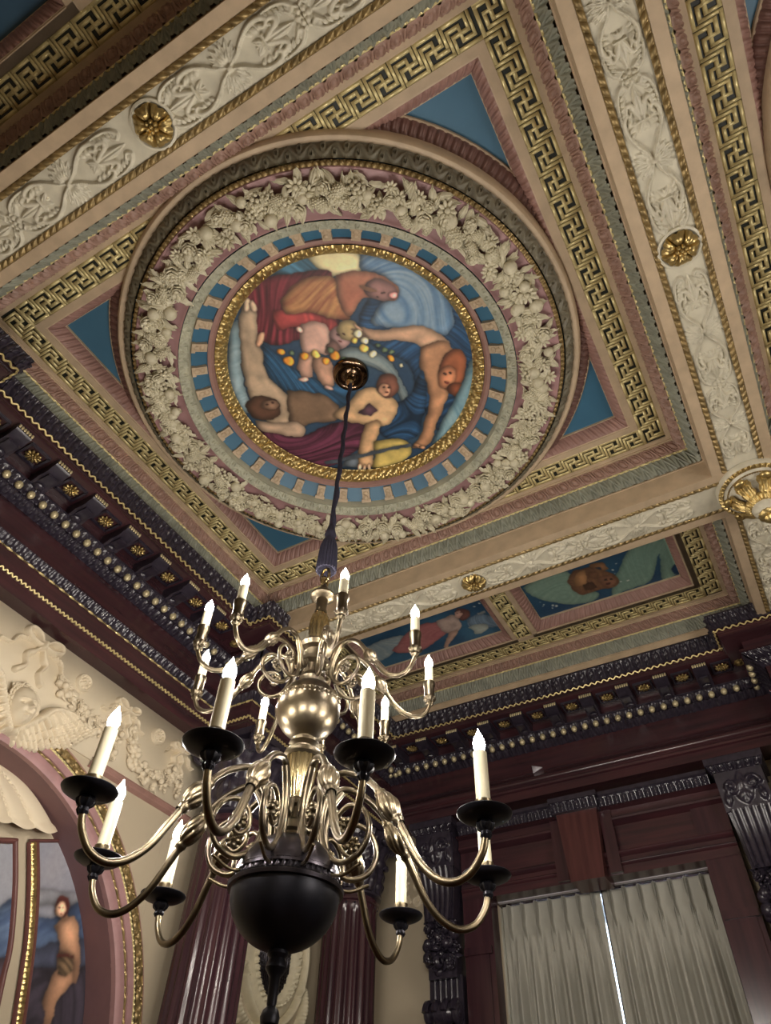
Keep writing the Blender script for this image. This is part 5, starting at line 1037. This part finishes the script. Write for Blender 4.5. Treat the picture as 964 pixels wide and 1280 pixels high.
# ================================================================ chandelier
HX, HY = -1.1002, 1.4226
cd = thing('brass_chandelier', 'two tier brass chandelier with lit candle bulbs hanging from a navy cord', 'chandelier', (HX, HY, .36))
HC = (HX, HY)
def lt(prof, m, name, seg=36, mod=None, parent=cd, ang=38): mb = MB(); mb.add(*lathe(prof, seg, HC, mod)); return mb.build(name, m, parent, angle=ang)
lt([(0, 2.925), (.012, 2.925), (.014, 2.935), (.026, 2.942), (.03, 2.95), (.05, 2.956), (.062, 2.953), (.068, 2.958), (.083, 2.962), (.088, 2.972), (.086, 2.988)], 'canopy', 'ceiling_canopy', 40)
lt([(.014, 2.93), (.016, 2.915), (.02, 2.90), (.012, 2.885), (.010, 2.87)], 'brassb', 'canopy_hook', 20)
mb = MB(); zz = np.linspace(2.88, 1.83, 60); mb.add(*tube(np.c_[HX + .006 * np.sin(zz * 3), HY + 0 * zz, zz], .0075, 8)); mb.add(*tube(np.c_[HX + .004 + .004 * np.sin(zz * 40), HY + .004 * np.cos(zz * 40), zz], .0085, 8)); mb.build('cord', 'cord', cd)
lt([(.0, 1.91), (.012, 1.89), (.018, 1.86), (.022, 1.845), (.017, 1.83), (.022, 1.815), (.030, 1.78), (.034, 1.70), (.035, 1.665), (.030, 1.664), (.012, 1.70), (0, 1.70)], 'cord', 'tassel', 40, lambda r, z, t: r * (1 + .07 * np.cos(20 * t) * (z < 1.82)), ang=70)
mb = MB(); th = np.linspace(0, 2 * PI, 25)[:-1]; mb.add(*tube(np.c_[HX + .016 * np.cos(th), HY + 0 * th, 1.645 + .030 * np.sin(th)], .0055, 8, True)); th2 = th; mb.add(*tube(np.c_[HX + 0 * th, HY + .014 * np.cos(th), 1.612 + .022 * np.sin(th)], .0055, 8, True)); mb.build('hanging_loop', 'brassb', cd)
gad = lambda k, a: (lambda r, z, t: r * (1 + a * np.cos(k * t)))
lt([(.010, 1.60), (.014, 1.585), (.018, 1.578), (.018, 1.565), (.034, 1.560), (.041, 1.552), (.041, 1.545), (.034, 1.538), (.019, 1.533), (.017, 1.49), (.020, 1.485), (.022, 1.47)], 'brass', 'upper_collar', 32)
lt([(.018, 1.475), (.026, 1.46), (.031, 1.43), (.029, 1.39), (.022, 1.365), (.020, 1.35)], 'brassb', 'upper_vase', 48, gad(12, .06))
lt([(.020, 1.352), (.050, 1.345), (.056, 1.335), (.050, 1.322), (.034, 1.316), (.030, 1.29), (.046, 1.284), (.046, 1.27), (.030, 1.262), (.028, 1.235), (.036, 1.228), (.040, 1.215), (.032, 1.205), (.03, 1.198)], 'brass', 'upper_hub', 36)
zc, rc = 1.113, .092
th = np.linspace(.25, PI - .25, 26); lt([(rc * math.sin(a), zc + rc * math.cos(a)) for a in th], 'brass', 'upper_ball', 56)
mb = MB(); mb.add(*ringpatch(HC, rc + .001, zc + .030, rc + .003, zc + .010, T(scrolly, 16, 7), 20, .006, .003)); mb.build('upper_ball_band', 'brass', cd)
lt([(.03, 1.03), (.024, 1.022), (.040, 1.014), (.042, 1.004), (.028, .996), (.026, .990), (.048, .982), (.052, .974), (.052, .966), (.046, .960)], 'brass', 'middle_collar', 36)
lt([(.045, .962), (.044, .94), (.039, .90), (.030, .86), (.026, .845)], 'brassb', 'fluted_cone', 64, gad(16, .045), ang=70)
lt([(.026, .846), (.034, .84), (.036, .825), (.028, .818), (.028, .79), (.034, .785), (.034, .765), (.028, .758), (.030, .742), (.04, .736)], 'brass', 'lower_hub', 36)
zc, rc = .617, .129
th = np.linspace(.28, PI / 2 - .12, 14); lt([(rc * math.sin(a), zc + .018 + .9 * rc * math.cos(a)) for a in th], 'bronze', 'lower_globe_cap', 64)
mb = MB(); mb.add(*ringpatch(HC, rc - .002, zc + .040, rc + .007, zc + .014, T(flutes, 8, 8), 56, .006, .003)); mb.add(*lathe([(rc + .004, zc + .016), (rc + .010, zc + .010), (rc + .008, zc + .002), (rc, zc)], 64, HC)); mb.build('gadrooned_rim', 'bronze', cd)
th = np.linspace(PI / 2, PI - .1, 18); lt([(rc * math.sin(a), zc + rc * math.cos(a) * .93) for a in th], 'steel', 'lower_globe_bowl', 64)
lt([(.022, .505), (.024, .492), (.018, .484), (.021, .476), (.024, .466), (.018, .456), (.012, .448), (.0105, .40), (.0095, .395), (.017, .388), (.021, .376), (.019, .364), (.010, .356), (.008, .348), (.02, .338), (.024, .325), (.014, .31), (0, .30)], 'steel', 'bottom_finial', 32)
def spiralpts(c, R, turns, a0, d, end=.25, n=40):
    s = np.linspace(0, 1, n); a = a0 + d * s * turns * 2 * PI; r_ = R * (1 - (1 - end) * s); return np.c_[c[0] + r_ * np.cos(a), c[1] + r_ * np.sin(a)]
def knob(mb, p, q, R, tw=5.0):
    """twisted vase between 2 points of the (r,z) plane"""
    p, q = A(p), A(q); L = np.hypot(*(q - p)); n_ = 26; s = np.linspace(0, 1, n_)[:, None]; t = np.arange(48)[None] * 2 * PI / 48
    r = R * (.42 + .58 * np.sin(PI * np.clip((s - .12) / .76, 0, 1))**.8); body = ((s > .16) & (s < .84)); r = r * np.where(body, 1 + .20 * abs(np.cos(4 * t + s * tw)) - .1, 1.0) + .25 * R * (np.exp(-((s - .10) / .035)**2) + np.exp(-((s - .90) / .035)**2) + .8 * np.exp(-((s - .98) / .02)**2))
    d = (q - p) / L; nn = A([-d[1], d[0]]); cen = p + (q - p) * s; X_ = cen[:, 0:1] + nn[0] * r * np.cos(t); Z_ = cen[:, 1:2] + nn[1] * r * np.cos(t); Y_ = r * np.sin(t)
    mb.add(np.stack([X_, Y_, Z_], -1).reshape(-1, 3), gridf(n_, 48, False, True))
def fix(mb, a, r=0):      # local (r, side, z) -> world around the stem
    for i, V in enumerate(mb.v):
        V = V.copy(); V[:, 0] += r; V = V @ rotz(a).T; V[:, 0] += HX; V[:, 1] += HY; mb.v[i] = V
    return mb
def e3(p): p = A(p); return np.c_[p[:, 0], np.zeros(len(p)), p[:, 1]]
def make_arm(lower):
    bronze = 'brass'
    if lower:
        mb = MB()
        arcp = smooth([(.032, .835), (.045, .79), (.07, .80), (.078, .85), (.105, .885), (.14, .893), (.19, .872), (.225, .843), (.244, .818)], 8); mb.add(*tube(e3(arcp), np.linspace(.007, .0095, len(arcp)), 10))
        # long scroll loop under the arm
        lp = smooth([(.118, .882), (.092, .835), (.082, .775), (.098, .705), (.145, .668), (.195, .685), (.218, .735), (.200, .785), (.160, .803), (.128, .782), (.122, .745), (.145, .722), (.168, .735)], 8)
        mb.add(*tube(e3(lp), np.linspace(.0085, .0055, len(lp)), 9))
        lp = smooth([(.07, .81), (.062, .76), (.068, .70), (.10, .655), (.15, .64), (.20, .66)], 8); mb.add(*tube(e3(lp), np.linspace(.006, .004, len(lp)), 8))
        for k in range(7): a = k * 2 * PI / 7; mb.add(*ell([.152 + .015 * math.cos(a), 0, .752 + .015 * math.sin(a)], [.010, .012, .008], roty(-a)))
        mb.add(*ell([.152, 0, .752], [.008, .015, .008]))
        knob(mb, (.238, .827), (.300, .733), .0250)
        op = smooth([(.296, .738), (.318, .695), (.348, .640), (.388, .600), (.430, .586), (.470, .600), (.498, .636), (.508, .668), (.510, .690)], 8); mb.add(*tube(e3(op), np.linspace(.0098, .0078, len(op)), 10))
        Rr = .510; cup = [(.008, .664), (.013, .672), (.011, .680), (.018, .686), (.021, .695), (.017, .701), (.013, .704)]
        base = .702; pan = [(.014, .702), (.03, .704), (.05, .709), (.060, .715), (.063, .720), (.062, .722), (.056, .719), (.03, .711), (.0, .711)]
        cupc = [(.0, .712), (.019, .712), (.0185, .74), (.020, .744), (.020, .749), (0, .749)]; cnd = [(.0165, .748), (.0165, .868), (.012, .872), (0, .872)]; bz, br = .870, .0145; bl = .062
    else:
        mb = MB()
        arcp = smooth([(.035, 1.275), (.045, 1.24), (.065, 1.25), (.072, 1.285), (.10, 1.312), (.135, 1.314), (.165, 1.292), (.182, 1.268), (.192, 1.252)], 8); mb.add(*tube(e3(arcp), np.linspace(.006, .0075, len(arcp)), 10))
        lp = smooth([(.092, 1.302), (.075, 1.262), (.07, 1.218), (.090, 1.178), (.125, 1.168), (.158, 1.190), (.165, 1.225), (.145, 1.252), (.115, 1.250), (.102, 1.228), (.115, 1.210), (.130, 1.217)], 8); mb.add(*tube(e3(lp), np.linspace(.0068, .0045, len(lp)), 9))
        for k in range(7): a = k * 2 * PI / 7; mb.add(*ell([.118 + .011 * math.cos(a), 0, 1.228 + .011 * math.sin(a)], [.008, .009, .006], roty(-a)))
        knob(mb, (.188, 1.259), (.226, 1.199), .0175)
        op = smooth([(.222, 1.206), (.248, 1.168), (.278, 1.140), (.312, 1.130), (.340, 1.142), (.355, 1.168), (.358, 1.184)], 8); mb.add(*tube(e3(op), np.linspace(.0078, .0062, len(op)), 10))
        Rr = .358; cup = [(.006, 1.172), (.012, 1.178), (.010, 1.186), (.016, 1.190), (.019, 1.198), (.014, 1.205)]
        pan = None; cupc = [(.0, 1.200), (.0155, 1.200), (.0150, 1.235), (.0175, 1.240), (.0175, 1.254), (0, 1.254)]; cnd = [(.0130, 1.252), (.0130, 1.308), (.010, 1.311), (0, 1.311)]; bz, br = 1.309, .0125; bl = .050
    root = fix(mb, 0).build('arm', 'brass', cd, angle=50)
    def piece(name, prof, m, mod=None, seg=24):
        mb = MB(); mb.add(*lathe(prof, seg, (0, 0), mod)); return fix(mb, 0, Rr).build(name, m, root)
    piece('candle_cup', cup, 'brass' if not lower else 'steel', gad(8, .10), 32)
    if pan: piece('drip_pan', pan, 'steel', None, 40)
    piece('candle_socket', cupc, 'brass'); piece('candle', cnd, 'candle')
    fb = smooth([(.55, 0), (.92, .16), (1.0, .34), (.86, .52), (.55, .70), (.26, .84), (.08, .95), (.02, 1.0)], 4); prof = [(br * a_, bz + bl * b_) for a_, b_ in fb]; piece('flame_bulb', prof, 'bulb', None, 14); return root
lowA = [-72.97, -115.98, -159.87, 169.28, 128.0, 86.44, 43.14, 3.2, -38.31]; lowR = [.536, .504, .534, .532, .52, .527, .505, .511, .523]
upA = [-90.6, -117.8, -158.9, 152.5, 119.0, 82.4, 38.1, -2.3, -43.6]; upR = [.362, .366, .341, .386, .355, .335, .347, .361, .361]
for proto, AA in ((make_arm(True), lowA), (make_arm(False), upA)):
    base = A(cd.location)
    for i, a in enumerate(AA):
        o = proto if i == 0 else copy_tree(proto, cd)
        # rotate about the stem: the empty's origin lies on the stem axis, meshes are stored relative to it
        o.rotation_euler.z = math.radians(a)
# second chandelier of the same make, hanging in the neighbouring coffer
cd2 = copy_tree(cd); cd2.location.x += 3.0; cd2['label'] = 'second brass chandelier hanging in the neighbouring coffer, outside the photo'
rp2 = copy_tree(bpy.data.objects['round_ceiling_painting']); rp2.location.x += 3.0; rp2['label'] = 'round ceiling painting of the neighbouring coffer, outside the photo'
